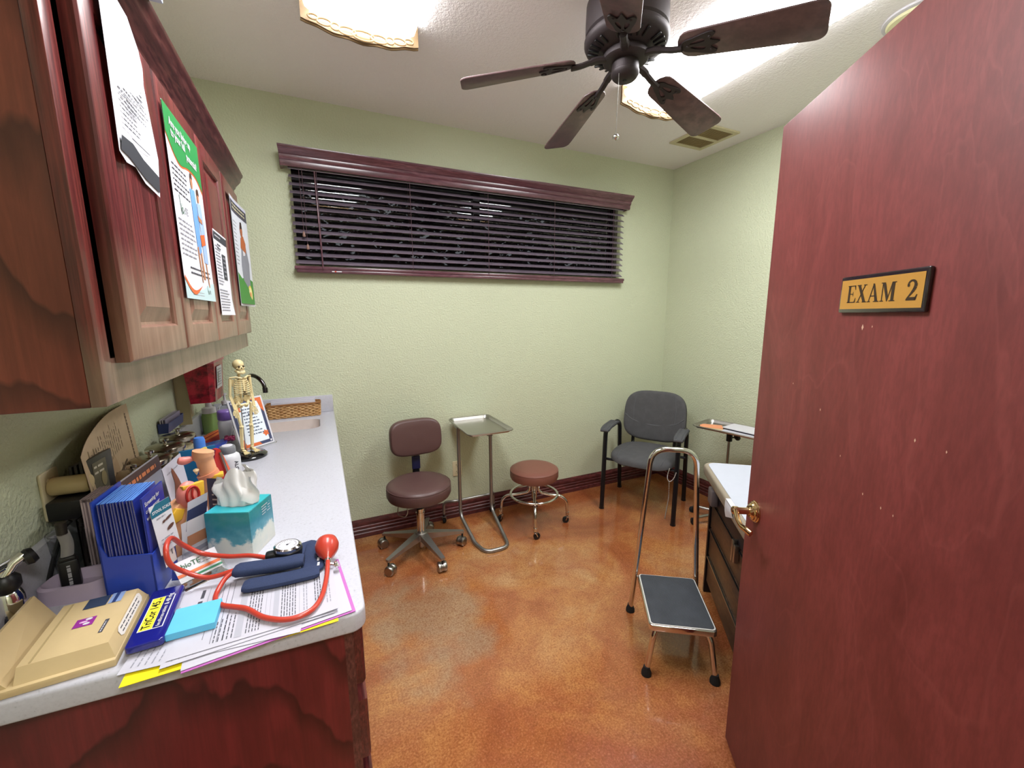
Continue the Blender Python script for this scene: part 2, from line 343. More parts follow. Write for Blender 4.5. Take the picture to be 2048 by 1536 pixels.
class Sheet(G):
    """a printed sheet: u right, v up, fn(u,v)->3d point; prints are laid on it as faces of the same mesh"""
    def __init__(s,fn,w,h,base,nu=8,nv=8,thick=0,back=None,lift=.0006):
        super().__init__(); s.fn=fn; s.w=w; s.h=h; s.lift=lift; s.recalc=False
        if base: 
            s.rect(0,0,w,h,base,0,nu,nv)
            if thick: s.rect(0,0,w,h,back or base,-thick,nu,nv,rev=True); 
    def p(s,u,v,l):
        e=1e-4; a=Vector(s.fn(u,v)); n=(Vector(s.fn(u+e,v))-a).cross(Vector(s.fn(u,v+e))-a).normalized(); return a+n*l
    def rect(s,u0,v0,u1,v1,m,l=None,nu=None,nv=None,rev=False):
        l=s.lift if l is None else l; nu=nu or max(1,int(abs(u1-u0)/.03)); nv=nv or max(1,int(abs(v1-v0)/.03))
        V=[s.p(u0+(u1-u0)*i/nu,v0+(v1-v0)*j/nv,l) for j in range(nv+1) for i in range(nu+1)]
        Fc=[(j*(nu+1)+i,j*(nu+1)+i+1,(j+1)*(nu+1)+i+1,(j+1)*(nu+1)+i) for j in range(nv) for i in range(nu)]
        if rev: Fc=[q[::-1] for q in Fc]
        return s.add(V,Fc,m)
    def poly(s,pts,m,l=None):
        l=s.lift*1.6 if l is None else l
        b=bmesh.new(); vs=[b.verts.new((x,y,0)) for x,y in pts]; b.faces.new(vs); bmesh.ops.triangulate(b,faces=b.faces)
        b.verts.index_update(); V=[s.p(v.co.x,v.co.y,l) for v in b.verts]; Fc=[[v.index for v in f_.verts] for f_ in b.faces]; b.free()
        a=sum((pts[i][0]*pts[(i+1)%len(pts)][1]-pts[(i+1)%len(pts)][0]*pts[i][1]) for i in range(len(pts)))
        return s.add(V,Fc,m)
    def ell(s,u,v,ru,rv,m,l=None,n=14,a0=0): 
        ca,sa=math.cos(a0),math.sin(a0)
        return s.poly([(u+ru*math.cos(2*PI*k/n)*ca-rv*math.sin(2*PI*k/n)*sa,v+ru*math.cos(2*PI*k/n)*sa+rv*math.sin(2*PI*k/n)*ca) for k in range(n)],m,l)
    def text(s,t,u,v,size,m,bold=0,shear=0,align='LEFT',l=None,rot=0):
        l=s.lift*2 if l is None else l; vs,fs=textgeo(t,size,bold,shear,align); ca,sa=math.cos(rot),math.sin(rot)
        return s.add([s.p(u+x*ca-y*sa,v+x*sa+y*ca,l) for x,y,z in vs],fs,m)
    def lines(s,u0,v0,u1,v1,n,m,th=.3,seed=1,l=None,ragged=.3,vert=False,word=.012):
        q=random.Random(seed); l=s.lift*1.3 if l is None else l
        for k in range(n):
            if vert:
                x=u0+(u1-u0)*(k+.5)/n; h=abs(u1-u0)/n*th; y=v0; end=v1-(v1-v0)*ragged*q.random()
                while y<end:
                    w=word*(.4+q.random()); w=min(w,end-y); s.rect(x-h/2,y,x+h/2,y+w,m,l,1,max(1,int(w/.03))); y+=w+word*.25
            else:
                y=v1-(v1-v0)*(k+.5)/n; h=abs(v1-v0)/n*th; x=u0; end=u1-(u1-u0)*ragged*q.random()
                while x<end:
                    w=word*(.4+q.random()); w=min(w,end-x); s.rect(x,y-h/2,x+w,y+h/2,m,l,max(1,int(w/.03)),1); x+=w+word*.25
        return s
def plane(o,du,dv,bend=None):
    o=Vector(o);du=Vector(du).normalized();dv=Vector(dv).normalized();n=du.cross(dv)
    return lambda u,v:o+du*u+dv*v+(n*bend(u,v) if bend else Vector())
def TR(x=0,y=0,z=0,rx=0,ry=0,rz=0):
    return Matrix.Translation((x,y,z))@Matrix.Rotation(rz,4,'Z')@Matrix.Rotation(ry,4,'Y')@Matrix.Rotation(rx,4,'X')
#PARTS
# =============== room shell ===============
XL,XR,YB,YF,ZC=-.61,2.876,2.842,.05,2.745
HX0,HX1,HY0=-1.6,2.6,-1.7    # hall behind the camera
g=G(); g.add([(XL,YF-.12,0),(XR,YF-.12,0),(XR,YB,0),(XL,YB,0),(HX0,HY0,0),(HX1,HY0,0),(HX1,YF-.12,0),(HX0,YF-.12,0)],[(0,1,2,3),(4,5,6,7)],M['floor']); g.recalc=False; struct('floor',g)
g=G(); g.recalc=False; g.add([(XL,YF-.12,ZC),(XR,YF-.12,ZC),(XR,YB,ZC),(XL,YB,ZC),(HX0,HY0,ZC),(HX1,HY0,ZC),(HX1,YF-.12,ZC),(HX0,YF-.12,ZC)],[(3,2,1,0),(7,6,5,4)],M['ceiling']); struct('ceiling',g)
WX0,WX1,WZ0,WZ1=-.078,2.292,1.825,2.40
T=Matrix(((1,0,0,0),(0,0,-1,YB),(0,1,0,0),(0,0,0,1)))   # x,y(=z up) -> wall plane, extrude to +y
g=G(); g.prism([(XL,0),(XR,0),(XR,ZC),(XL,ZC)],-.12,0,M['wall'],T=T,holes=[[(WX0,WZ0),(WX0,WZ1),(WX1,WZ1),(WX1,WZ0)]]); struct('wall_back',g)
g=G(); g.span((XL-.1,YF-.12,0),(XL,YB+.12,ZC),M['wall']); struct('wall_left',g)
g=G(); g.span((XR,YF-.12,0),(XR+.1,YB+.12,ZC),M['wall']); struct('wall_right',g)
DX0,DX1,DZ=-.24,.735,2.06
g=G(); T2=Matrix(((1,0,0,0),(0,0,-1,YF-.12),(0,1,0,0),(0,0,0,1)))
g.prism([(HX0,0),(DX0,0),(DX0,DZ),(DX1,DZ),(DX1,0),(HX1+.4,0),(HX1+.4,ZC),(HX0,ZC)],-.12,0,M['wall'],T=T2); struct('wall_front',g)
g=G(); g.span((HX0,HY0-.1,0),(HX1,HY0,ZC),M['wall']); g.span((HX0-.1,HY0-.1,0),(HX0,YF-.12,ZC),M['wall']); g.span((HX1,HY0-.1,0),(HX1+.1,YF-.12,ZC),M['wall']); struct('wall_hall',g)
# door casing (trim)
g=G()
for a,b in (((DX0-.07,YF,0),(DX0,YF+.015,DZ+.07)),((DX0,YF,DZ),(DX1,YF+.015,DZ+.07)),((DX0,YF-.12,0),(DX0+.018,YF,DZ)),((DX1-.018,YF-.12,0),(DX1,YF,DZ)),((DX0+.018,YF-.12,DZ-.018),(DX1-.018,YF,DZ))): g.span(a,b,M['cherry_dark'])
struct('trim_1',g)
# baseboards with a fluted profile
def baseboard(name,p0,p1,n):
    prof=[(0,0),(.016,0),(.016,.028),(.011,.034),(.011,.04),(.015,.046),(.015,.054),(.010,.059),(.010,.064),(.014,.07),(.014,.078),(.010,.083),(.010,.088),(.013,.094),(.013,.108),(.006,.122),(.004,.13),(0,.13)]
    p0,p1,n=Vector(p0),Vector(p1),Vector(n); L=len(prof)
    V=[p0+n*a+Vector((0,0,b)) for a,b in prof]+[p1+n*a+Vector((0,0,b)) for a,b in prof]
    g=G(); g.add(V,[(i,(i+1)%L,(i+1)%L+L,i+L) for i in range(L)]+[tuple(range(L))[::-1],tuple(range(L,2*L))],M['basebd']); struct(name,g)
baseboard('baseboard_back',(.02,YB,0),(XR,YB,0),(0,-1,0)); baseboard('baseboard_right',(XR,YF,0),(XR,YB,0),(-1,0,0))
baseboard('baseboard_left',(XL,YF,0),(XL,.82,0),(1,0,0))
# =============== window ===============
g=G(); fr=mat('#1d1a1c',.4,.4,name='window_frame')
for a,b in (((WX0,YB+.04,WZ0),(WX0+.04,YB+.09,WZ1)),((WX1-.04,YB+.04,WZ0),(WX1,YB+.09,WZ1)),((WX0,YB+.04,WZ0),(WX1,YB+.09,WZ0+.04)),((WX0,YB+.04,WZ1-.04),(WX1,YB+.09,WZ1)),((1.05,YB+.04,WZ0),(1.10,YB+.09,WZ1))): g.span(a,b,fr)
wn=struct('window_1',g)
g=G(); g.span((WX0+.04,YB+.06,WZ0+.04),(1.05,YB+.064,WZ1-.04),M['glass']); part('pane',g,wn)
g=G(); g.span((1.10,YB+.06,WZ0+.04),(WX1-.04,YB+.064,WZ1-.04),M['glass']); part('pane',g,wn)
# outdoors: dark eave and a dense hedge
g=G(); g.span((-3,YB+.2,2.52),(6,YB+1.0,2.6),mat('#3a302c',.8,name='eave')); g.span((-3,YB+.2,-.05),(6,YB+5,0),mat('#2a2f1e',.9,name='ground')); struct('trim_2',g)
g=G(); lm=[mat(c,.6,name='leaf'+c) for c in ('#10180d','#1a2413','#0c120b')]
for k in range(26000):
    x=rnd.uniform(-2.5,7); y=YB+2.3+rnd.uniform(-.4,.4); top=3.4+.3*math.sin(x*1.7)+.15*math.sin(x*4.1); z=top-rnd.random()*1.9
    if z<.0: z=rnd.uniform(.2,2.2)
    s_=rnd.uniform(.04,.085); Tm=Matrix.Translation((x,y,z))@Matrix.Rotation(rnd.uniform(0,6.28),4,'Z')@Matrix.Rotation(rnd.uniform(-1,1),4,'X')
    g.add([(-s_,0,0),(0,0,-s_*.45),(s_,0,0),(0,0,s_*.45)],[(0,1,2,3)],lm[k%3],Tm)
g.recalc=False
h=solo('hedge',g,'dark leafy hedge outside seen through the gaps of the blind','hedge',(1.1,YB+2.3,0),world=True); h['kind']='stuff'
# =============== blind ===============
bl=thing('window_blind','dark wood slatted window blind with moulded valance on the green back wall','blind',(1.12,YB-.04,1.79))
sm=wood('blind_slat','#625662','#837684',sc=(1.2,14,14),rough=.25,coat=.3); vm=wood('blind_valance','#512c38','#7a4e58',sc=(1.2,14,14),rough=.28,coat=.4)
prof=[(0,0),(.012,0),(.016,.012),(.016,.030),(.022,.034),(.026,.046),(.026,.056),(.034,.060),(.042,.074),(.050,.080),(.056,.088),(.056,.098),(.0,.098)]
g=G(); x0,x1=-.124,2.352; L=len(prof); yv=YB-.058
def vprof(x,mit): return [(x+mit*a,yv-a,2.352+b) for a,b in prof]
g.add(vprof(x0-.0,-.12)+vprof(x1,.12),[(i,(i+1)%L,(i+1)%L+L,i+L) for i in range(L)]+[tuple(range(L)),tuple(range(L,2*L))[::-1]],vm)
g.span((x0-.005,yv,2.352),(x0+.006,YB,2.445),vm); g.span((x1-.006,yv,2.352),(x1+.005,YB,2.445),vm)
part('valance',g,bl,world=True)
for k in range(13):
    z=1.838+k*.0432; g=G(); Tm=TR((-.09+2.312)/2,YB-.034,z,rx=R(31))
    V=[];n=6
    for j in range(n+1):
        yy=-.025+.05*j/n; zz=.0022*(1-(2*j/n-1)**2); V+=[(-1.201,yy,zz+.0013),(1.201,yy,zz+.0013),(-1.201,yy,zz-.0013),(1.201,yy,zz-.0013)]
    Fc=[]
    for j in range(n): a=4*j;b=a+4; Fc+=[(a,a+1,b+1,b),(a+2,b+2,b+3,a+3),(a,b,b+2,a+2),(a+1,a+3,b+3,b+1)]
    Fc+=[(0,2,3,1),(4*n,4*n+1,4*n+3,4*n+2)]
    g.add(V,Fc,sm,Tm); part('slat',g,bl,world=True)
g=G(); g.span((-.1,YB-.058,1.792),(2.335,YB-.012,1.812),vm,bev=.004); g.span((-.09,YB-.055,1.775),(2.33,YB-.015,1.793),vm,bev=.004); rb=part('bottom_rail',g,bl,world=True)
g=G(); g.span((.10,YB-.0592,1.782),(.155,YB-.0555,1.788),M['white']); g.span((.115,YB-.0594,1.7815),(.125,YB-.0557,1.7885),mat('#c8442c')); part('sticker',g,rb,world=True,label='white and red sticker')
cm=mat('#5a4048',.6,name='blind_cord')
for x in (.055,.59,1.123,1.656,2.2):
    g=G()
    for dy in (-.027,.026): g.tube([(x,YB-.032+dy*1.15,1.80),(x,YB-.032+dy*1.15,2.36)],.0014,cm,n=6)
    part('ladder_cord',g,bl,world=True)
for x,zb in ((-.035,1.975),(-.02,1.905)):
    g=G(); g.tube([(x,YB-.066,zb+.03),(x,YB-.066,2.36)],.0012,cm,n=6); g.lathe([(.002,.03),(.006,.024),(.0085,.006),(.007,0),(.0,0)],mat('#8a6a60',.4),T=TR(x,YB-.066,zb),n=12); part('pull_cord',g,bl,world=True)
g=G(); g.tube([(.052,YB-.07,1.80),(.045,YB-.07,2.34)],.0035,vm,n=8); part('tilt_wand',g,bl,world=True)
# =============== ceiling fixtures ===============
def lamp(x0,x1,y0,y1,label):
    cx=(x0+x1)/2; t=thing('ceiling_light',label,'ceiling light',(cx,(y0+y1)/2,2.745),group='fluorescent ceiling lights'); w=(x1-x0)/2
    g=G(); g.span((x0+.02,y0+.02,2.715),(x1-.02,y1-.02,2.745),mat('#e8e6e0',.5,name='lamp_pan')); part('housing',g,t,world=True)
    n=14; pts=[(cx+(w-.004)*math.cos(PI+PI*k/n)*1.0,2.722-.047*abs(math.sin(PI*k/n))**.55) for k in range(n+1)]
    g=G(); V=[(x,y0+.015,z) for x,z in pts]+[(x,y1-.012,z) for x,z in pts]; g.add(V,[(k,k+1,k+n+2,k+n+1) for k in range(2,n-2)],M['glow']); g.add(V,[(k,k+1,k+n+2,k+n+1) for k in (0,1,n-2,n-1)],M['glow_edge']); part('diffuser',g,t,world=True)
    for yy,sg in ((y1,1),(y0,-1)):
        g=G(); n=24; top=[(x0-.008,2.745),(x1+.008,2.745)]; arc=[]
        for k in range(n+1):
            a=k/n; x=x1+.008-(x1-x0+.016)*a; arc.append((x,2.664-.034*math.sin(PI*a)**.8-.003*math.cos(8*PI*a)))
        Tm=Matrix(((1,0,0,0),(0,0,1,yy-.012*(1 if sg>0 else 0)),(0,1,0,0),(0,0,0,1)))
        g.prism(top+arc,0,.014,M['ivory'],T=Tm)
        # carved scrolls on the inner edge of the end cap
        yi=yy-(.016 if sg>0 else -.016)
        for a,rx,rz_ in ((.08,.018,.009),(.17,.026,.012),(.26,.016,.012),(.36,.032,.014),(.5,.044,.017),(.64,.032,.014),(.74,.016,.012),(.83,.026,.012),(.92,.018,.009)):
            x=x1-(x1-x0)*a; z=2.664-.034*math.sin(PI*a)**.8+.011
            g.tube([(x+rx*math.cos(q),yi-sg*.012,z+rz_*math.sin(q)) for q in [2*PI*j/16 for j in range(16)]],.0036,M['ivory'],n=6,closed=True)
            if a==.5: g.sphere((x,yi-sg*.008,z-.002),(.03,.008,.014),M['ivory'])
        g.tube([(p[0],yy,p[1]) for p in arc],.006,M['ivory'],n=6)
        part('end_cap',g,t,world=True)
    return t
lamp(.035,.475,.75,1.985,'wraparound fluorescent light with carved cream end caps over the counter side')
lamp(1.60,2.03,.75,1.985,'wraparound fluorescent light with carved cream end caps between fan and door')
t=thing('hall_fill_light','unseen square fill panel added on the hall ceiling behind the doorway','ceiling light',(.5,-.95,2.745))  # unseen fill panel, added to brighten the door and near counter side
g=G(); g.span((.2,-1.25,2.70),(.8,-.65,2.745),M['white']); part('housing',g,t,world=True)
g=G(); g.span((.22,-1.23,2.69),(.78,-.67,2.702),M['hallglow']); part('diffuser',g,t,world=True)
# vent
v=thing('ceiling_vent','cream ceiling air vent with brown louvres in the far right corner','vent',(2.55,2.26,2.745))
vm_=mat('#cfc6a4',.5,name='vent_cream'); g=G()
vx0,vx1,vy0,vy1=2.40,2.71,2.10,2.43
g.span((vx0,vy0,2.735),(vx1,vy0+.03,2.745),vm_); g.span((vx0,vy1-.03,2.735),(vx1,vy1,2.745),vm_); g.span((vx0,vy0+.03,2.735),(vx0+.03,vy1-.03,2.745),vm_); g.span((vx1-.03,vy0+.03,2.735),(vx1,vy1-.03,2.745),vm_); g.span((vx0+.03,(vy0+vy1)/2-.01,2.733),(vx1-.03,(vy0+vy1)/2+.01,2.745),vm_)
part('frame',g,v,world=True)
for k in range(14):
    g=G(); x=vx0+.038+k*.0178; g.box((x,(vy0+vy1)/2,2.741),(.013,vy1-vy0-.06,.002),mat('#8d7850',.5,name='louvre_brown'),T=None); part('louvre',g,v,world=True)
g=G(); g.span((vx0+.02,vy0+.02,2.7435),(vx1-.02,vy1-.02,2.7445),mat('#6d5a38',.7)); part('backing',g,v,world=True)
d=thing('smoke_detector','round cream disc on the ceiling above the open door','smoke detector',(2.385,1.03,2.745))
g=G(); g.lathe([(.0,-.03),(.095,-.03),(.115,-.022),(.125,0)],mat('#d6d3a8',.4,name='detector_cream'),n=40); part('cover',g,d)
g=G(); g.lathe([(.122,-.012),(.133,-.008),(.133,0),(.12,0)],M['white'],n=40); part('base_ring',g,d)
# =============== ceiling fan ===============
fx,fy,fz=1.132,1.392,2.378
fan=thing('ceiling_fan','dark bronze ceiling fan with five brown blades and a pull chain','ceiling fan',(fx,fy,2.745))
g=G(); bz=M['bronze']
g.lathe([(.09,2.745),(.09,2.72),(.11,2.70),(.140,2.68),(.150,2.655),(.152,2.60),(.152,2.555),(.146,2.548),(.146,2.543),(.156,2.538),(.156,2.528),(.150,2.515),(.140,2.508),(.105,2.497),(.085,2.490),(0.0,2.490)],bz,T=TR(fx,fy,0),n=48)
part('motor_housing',g,fan,world=True)
g=G()
for k in range(30):
    if k%6==5: continue
    a=2*PI*k/30; Tm=TR(fx,fy,2.5015,rz=a)@TR(.122,0,0,ry=R(-14)); g.box((0,0,-.003),(.040,.009,.006),M['black'],T=Tm,bev=.002)
part('vent_slots',g,fan,world=True)
g=G(); g.lathe([(.082,2.492),(.085,2.482),(.085,2.470),(.078,2.464),(.052,2.460)],bz,T=TR(fx,fy,0),n=40); part('flywheel',g,fan,world=True)
g=G(); g.lathe([(.048,2.468),(.050,2.45),(.050,2.432),(.0525,2.43),(.0525,2.422),(.047,2.412),(.038,2.404),(0,2.401)],bz,T=TR(fx,fy,0),n=40); g.lathe([(.008,2.402),(.007,2.398),(0,2.397)],M['black'],T=TR(fx,fy,0),n=12); part('switch_housing',g,fan,world=True)
PH=2.725
for k in range(5):
    a=PH-k*2*PI/5; Tm=TR(fx,fy,2.452,rz=a)@TR(.19,0,0,ry=R(9.3))@TR(-.19,0,0); Ta=TR(fx,fy,2.452-.085,rz=a); pit=Matrix.Rotation(R(-13),4,'X')
    w0,w1=.056,.073; pts=[]
    for j in range(9): t_=PI/2+PI*j/8; pts.append((.235+.045*math.cos(t_),w0*math.sin(t_)))
    r_=.03
    pts+=[(.585,-w1)]+[(.631-r_+r_*math.cos(q),-w1+r_+r_*math.sin(q)) for q in [R(-90+15*j) for j in range(1,7)]]+[(.631-r_+r_*math.cos(q),w1-r_+r_*math.sin(q)) for q in [R(15*j) for j in range(0,7)]]+[(.585,w1)]
    g=G(); g.prism(pts,0,.006,M['blade'],T=Tm@pit,bev=.0015); b_=part('blade',g,fan,world=True)
    g=G()
    arm=[(.075,0,.105),(.11,0,.102),(.14,0,.092),(.17,0,.082),(.205,0,.074)]
    g.tube(cr(arm,5),[.011]*9+[.009]*12,bz,n=8,T=Ta,flat=1.5)
    ol=[(.20,0),(.215,.022),(.245,.03),(.275,.040),(.305,.046),(.318,.035),(.30,.015),(.33,0),(.30,-.015),(.318,-.035),(.305,-.046),(.275,-.040),(.245,-.03),(.215,-.022)]
    g.prism([(p.x,p.y) for p in cr([(x,y,0) for x,y in ol],3,closed=True)],-.005,-.0005,bz,T=Tm@pit,holes=[[(p.x,p.y) for p in cr([(.232,.006,0),(.25,.018,0),(.275,.024,0),(.282,.012,0),(.26,.006,0)],3,True)],[(p.x,p.y) for p in cr([(.232,-.006,0),(.25,-.018,0),(.275,-.024,0),(.282,-.012,0),(.26,-.006,0)],3,True)]])
    for q in ((.225,0),(.30,.028),(.30,-.028)): g.sphere((q[0],q[1],-.006),(.005,.005,.003),bz,T=Tm@pit,u=8,v=6)
    part('blade_iron',g,fan,world=True)
g=G(); cx_,cy_=fx-.052,fy-.030
g.tube([(cx_,cy_,2.40),(cx_-.005,cy_,2.19)],.0012,M['steel'],n=6)
for j in range(46): g.sphere((cx_-.005*j/46,cy_,2.40-.0046*j),.0017,M['steel'],u=6,v=4)
pc=part('pull_chain',g,fan,world=True)
g=G(); g.sphere((cx_-.005,cy_,2.182),(.012,.012,.011),M['chrome']); part('ball',g,pc,world=True)
# =============== open door ===============
dang=.5902; dhx,dhy=1.2208,.8113; dd=Vector((-math.sin(dang),-math.cos(dang),0)); DW=.91
hinge=Vector((dhx,dhy,0))+dd*DW
# local frame of door: x from hinge to free edge, y = thickness away from the viewer, z up
dx=-dd; dn=Vector((dx.y,-dx.x,0))     # away from camera side
DM=Matrix(((dx.x,dn.x,0,hinge.x),(dx.y,dn.y,0,hinge.y),(0,0,1,0),(0,0,0,1)))
g=G(); g.span((0,0,.012),(DW,.035,2.035),M['door'],T=DM,bev=.002); chip=mat('#e0b8a0',.6,name='paint_chip')
for a_,z_,r_ in ((.435,1.492,.0035),(.462,1.494,.0015),(.20,1.34,.0015),(.33,1.30,.002),(.60,1.31,.002),(.66,1.31,.0015),(.42,1.22,.0015),(.50,1.17,.0018),(.55,1.165,.0018),(.58,1.165,.0015)):
    g.add([(DW-a_-r_,-.0004,z_),(DW-a_,-.0004,z_-r_*1.8),(DW-a_+r_*.8,-.0004,z_),(DW-a_,-.0004,z_+r_*1.8)],[(0,1,2,3)],chip,DM)
door=struct('door_1',g)
def rose(g,side):
    s_=-1 if side<0 else 1; y0=0 if side<0 else .035
    Tm=DM@TR(DW-.065,y0,.915)@Matrix.Rotation(R(90) if side<0 else R(-90),4,'X')
    g.lathe([(.033,0),(.033,.004),(.030,.006),(.030,.009),(.026,.011),(.025,.015),(.020,.018),(.017,.022),(.0,.022)],M['brass'],T=Tm,n=36)
    g.lathe([(.0115,.02),(.0105,.03),(.0105,.05),(.013,.054),(.013,.066),(.009,.070),(0,.071)],M['brass'],T=Tm,n=24)
    y=y0+s_*.062; x=DW-.065
    P=cr([(x,y,.915),(x-.016,y,.914),(x-.04,y+s_*.004,.905),(x-.065,y+s_*.003,.897),(x-.088,y-s_*.003,.897),(x-.102,y-s_*.01,.893)],6)
    n=len(P); g.tube([DM@p for p in P],[.0095+.001*math.sin(i/n*9) for i in range(n)],M['brass'],n=12,flat=.72)
g=G(); rose(g,-1); rose(g,1); part('door_handle',g,door,label='brass lever handle')
for z in (.25,1.05,1.85):
    g=G(); g.tube([DM@Vector((-.006,.0,z-.045)),DM@Vector((-.006,.0,z+.045))],.007,M['brass'],n=10); part('hinge',g,door)
# EXAM 2 sign with carved serif letters
pl_=thing('door_sign','black framed golden sign reading EXAM 2 on the red door','sign',tuple(DM@Vector((DW-.475,0,1.557))),rz=math.atan2(dx.y,dx.x))
# local: x towards the free edge; viewer sees x reversed -> text frame u=-x
SW,SH=.212,.058
fnp=plane(DM@Vector((DW-.475+SW/2,-.0005,1.557-SH/2)),-dx,(0,0,1))
g=G(); Tm=DM@TR(DW-.475,-.004,1.557); g.box((0,0,0),(SW+.012,.008,SH+.016),mat('#2a2026',.2,coat=.8,name='sign_frame'),T=Tm,bev=.0035)
part('frame',g,pl_,world=True)
s=Sheet(plane(DM@Vector((DW-.475+SW/2,-.0085,1.557-SH/2)),-dx,(0,0,1)),SW,SH,mat('#d09a48',.4,.15,name='sign_gold'),1,1,lift=.0003)
ik=mat('#3b2a1c',.5,var=0,name='sign_ink')
def strokes(ox,oy,h,ps):
    for P in ps: s.poly([(ox+x*h,oy+y*h) for x,y in P],ik)
H_=.034; oy=.0125
E_=[[(.06,0),(.06,1),(.24,1),(.24,0)],[(0,0),(0,.045),(.3,.045),(.3,0)],[(0,.955),(0,1),(.3,1),(.3,.955)],[(.2,0),(.2,.05),(.72,.05),(.72,0)],[(.2,.95),(.2,1),(.68,1),(.68,.95)],[(.2,.48),(.2,.53),(.5,.53),(.5,.48)],[(.67,0),(.62,.05),(.72,.27),(.75,.27),(.72,0)],[(.64,1),(.58,.95),(.66,.74),(.69,.74),(.68,1)],[(.47,.37),(.47,.64),(.5,.64),(.5,.37)]]
X_=[[(.02,1),(.24,1),(.8,0),(.57,0)],[(.62,1),(.69,1),(.15,0),(.08,0)],[(0,0),(0,.045),(.28,.045),(.28,0)],[(.5,0),(.5,.045),(.86,.045),(.86,0)],[(-.02,.955),(-.02,1),(.32,1),(.32,.955)],[(.52,.955),(.52,1),(.8,1),(.8,.955)]]
A_=[[(.36,1),(.48,1),(.84,0),(.62,0)],[(.40,1),(.44,.9),(.15,0),(.09,0)],[(0,0),(0,.045),(.26,.045),(.26,0)],[(.5,0),(.5,.045),(.92,.045),(.92,0)],[(.22,.3),(.22,.35),(.64,.35),(.64,.3)]]
M_=[[(.1,0),(.1,1),(.16,1),(.16,0)],[(.1,1),(.3,1),(.6,.2),(.5,0)],[(.78,1),(.86,1),(.54,.0),(.5,0)],[(.78,0),(.78,1),(.98,1),(.98,0)],[(0,0),(0,.045),(.27,.045),(.27,0)],[(.66,0),(.66,.045),(1.08,.045),(1.08,0)],[(0,.955),(0,1),(.3,1),(.3,.955)],[(.8,.955),(.8,1),(1.08,1),(1.08,.955)]]
def two(ox,oy,h):
    P=[(.06,.70,.06),(.08,.80,.10),(.16,.91,.09),(.30,.955,.085),(.44,.91,.12),(.53,.80,.17),(.53,.66,.18),(.45,.50,.16),(.32,.34,.11),(.18,.19,.08),(.08,.08,.07),(.05,.02,.06)]
    for i in range(len(P)-1):
        (a,b,w),(c,d,v)=P[i],P[i+1]; L_=math.hypot(c-a,d-b); nx,ny=-(d-b)/L_,(c-a)/L_
        s.poly([(ox+h*(a+nx*w/2),oy+h*(b+ny*w/2)),(ox+h*(a-nx*w/2),oy+h*(b-ny*w/2)),(ox+h*(c-nx*v/2),oy+h*(d-ny*v/2)),(ox+h*(c+nx*v/2),oy+h*(d+ny*v/2))],ik)
    s.ell(ox+h*.10,oy+h*.72,h*.075,h*.075,ik); strokes(ox,oy,h,[[(.03,0),(.62,0),(.62,.15),(.12,.15),(.03,.05)],[(.55,.0),(.62,0),(.70,.28),(.65,.28),(.55,.12)]])
t2=[(.02,.0),(.62,.0),(.68,.26),(.64,.26),(.56,.15),(.24,.15),(.50,.42),(.62,.60),(.62,.76),(.50,.94),(.30,1.0),(.12,.93),(.04,.78),(.04,.72),(.12,.80),(.26,.85),(.40,.78),(.44,.64),(.36,.44)]
x=.022
for L_,w_ in ((E_,.84),(X_,.92),(A_,1.0),(M_,1.2)): strokes(x,oy,H_,L_); x+=w_*H_
two(x+.020,oy,H_*1.02)
s.text('',0,0,.01,ik); part('face_plate',s,pl_,world=True)
# =============== outlets on the back wall ===============
def outlet(T,label,loc,extra=None):
    t=thing('wall_outlet',label,'outlet',loc); iv=mat('#dcd0ae',.35,name='outlet_ivory')
    g=G(); g.prism(rrect(.072,.116,.006,3),0,.006,iv,T=T,bev=.002); part('cover_plate',g,t,world=True)
    for dz in (.026,-.026):
        g=G(); g.prism(rrect(.034,.03,.012,4,(0,dz)),.006,.0085,iv,T=T)
        for sx_ in (-.007,.007): g.box((sx_,dz+.003,.0087),(.0025,.010,.0006),M['black'],T=T)
        g.box((0,dz-.008,.0087),(.005,.004,.0006),M['black'],T=T); part('receptacle',g,t,world=True)
    return t
outlet(Matrix(((1,0,0,.866),(0,0,-1,YB),(0,1,0,.385),(0,0,0,1))),'ivory wall outlet low on the back wall behind the steel tray stand',(.866,YB,.385))
# =============== casters helper ===============
def caster(parent,x,y,h,r,ang,m1,m2,name='caster',hood=False,world=False):
    """wheel touching floor at z=0 (local), stem up to height h"""
    g=G(); Tm=TR(x,y,0,rz=ang)
    g.tube([(0,0,r*1.2),(0,0,h)],.006,M['black'],n=10,T=Tm)
    if hood:
        for sy in (-1,1): 
            X=Tm@TR(.012,sy*.015,r)@Matrix.Rotation(R(90),4,'X'); g.lathe([(0,-.011),(r*.8,-.011),(r*.98,-.008),(r,-.004),(r,.006),(r*.9,.011),(0,.011)],m1 if 1 else m2,T=X,n=24)
        X=Tm@TR(.012,0,r)@Matrix.Rotation(R(90),4,'X'); g.lathe([(0,-.0275),(r*.8,-.0275),(r*.93,-.024),(r*.93,.024),(r*.8,.0275),(0,.0275)],m1,T=X,n=24)
    else:
        X=Tm@TR(.012,0,r)@Matrix.Rotation(R(90),4,'X'); g.lathe([(0,-.009),(r*.8,-.009),(r,-.006),(r,.006),(r*.8,.009),(0,.009)],m2,T=X,n=20)
        g.tube(fil([(0,.013,r*2.1),(.012,.013,r)],.005),.004,m1,n=8,T=Tm); g.tube([(0,-.013,r*2.1),(.012,-.013,r)],.004,m1,n=8,T=Tm); g.box((0,0,r*2.15),(.02,.032,.006),m1,T=Tm,bev=.002)
    return part(name,g,parent)
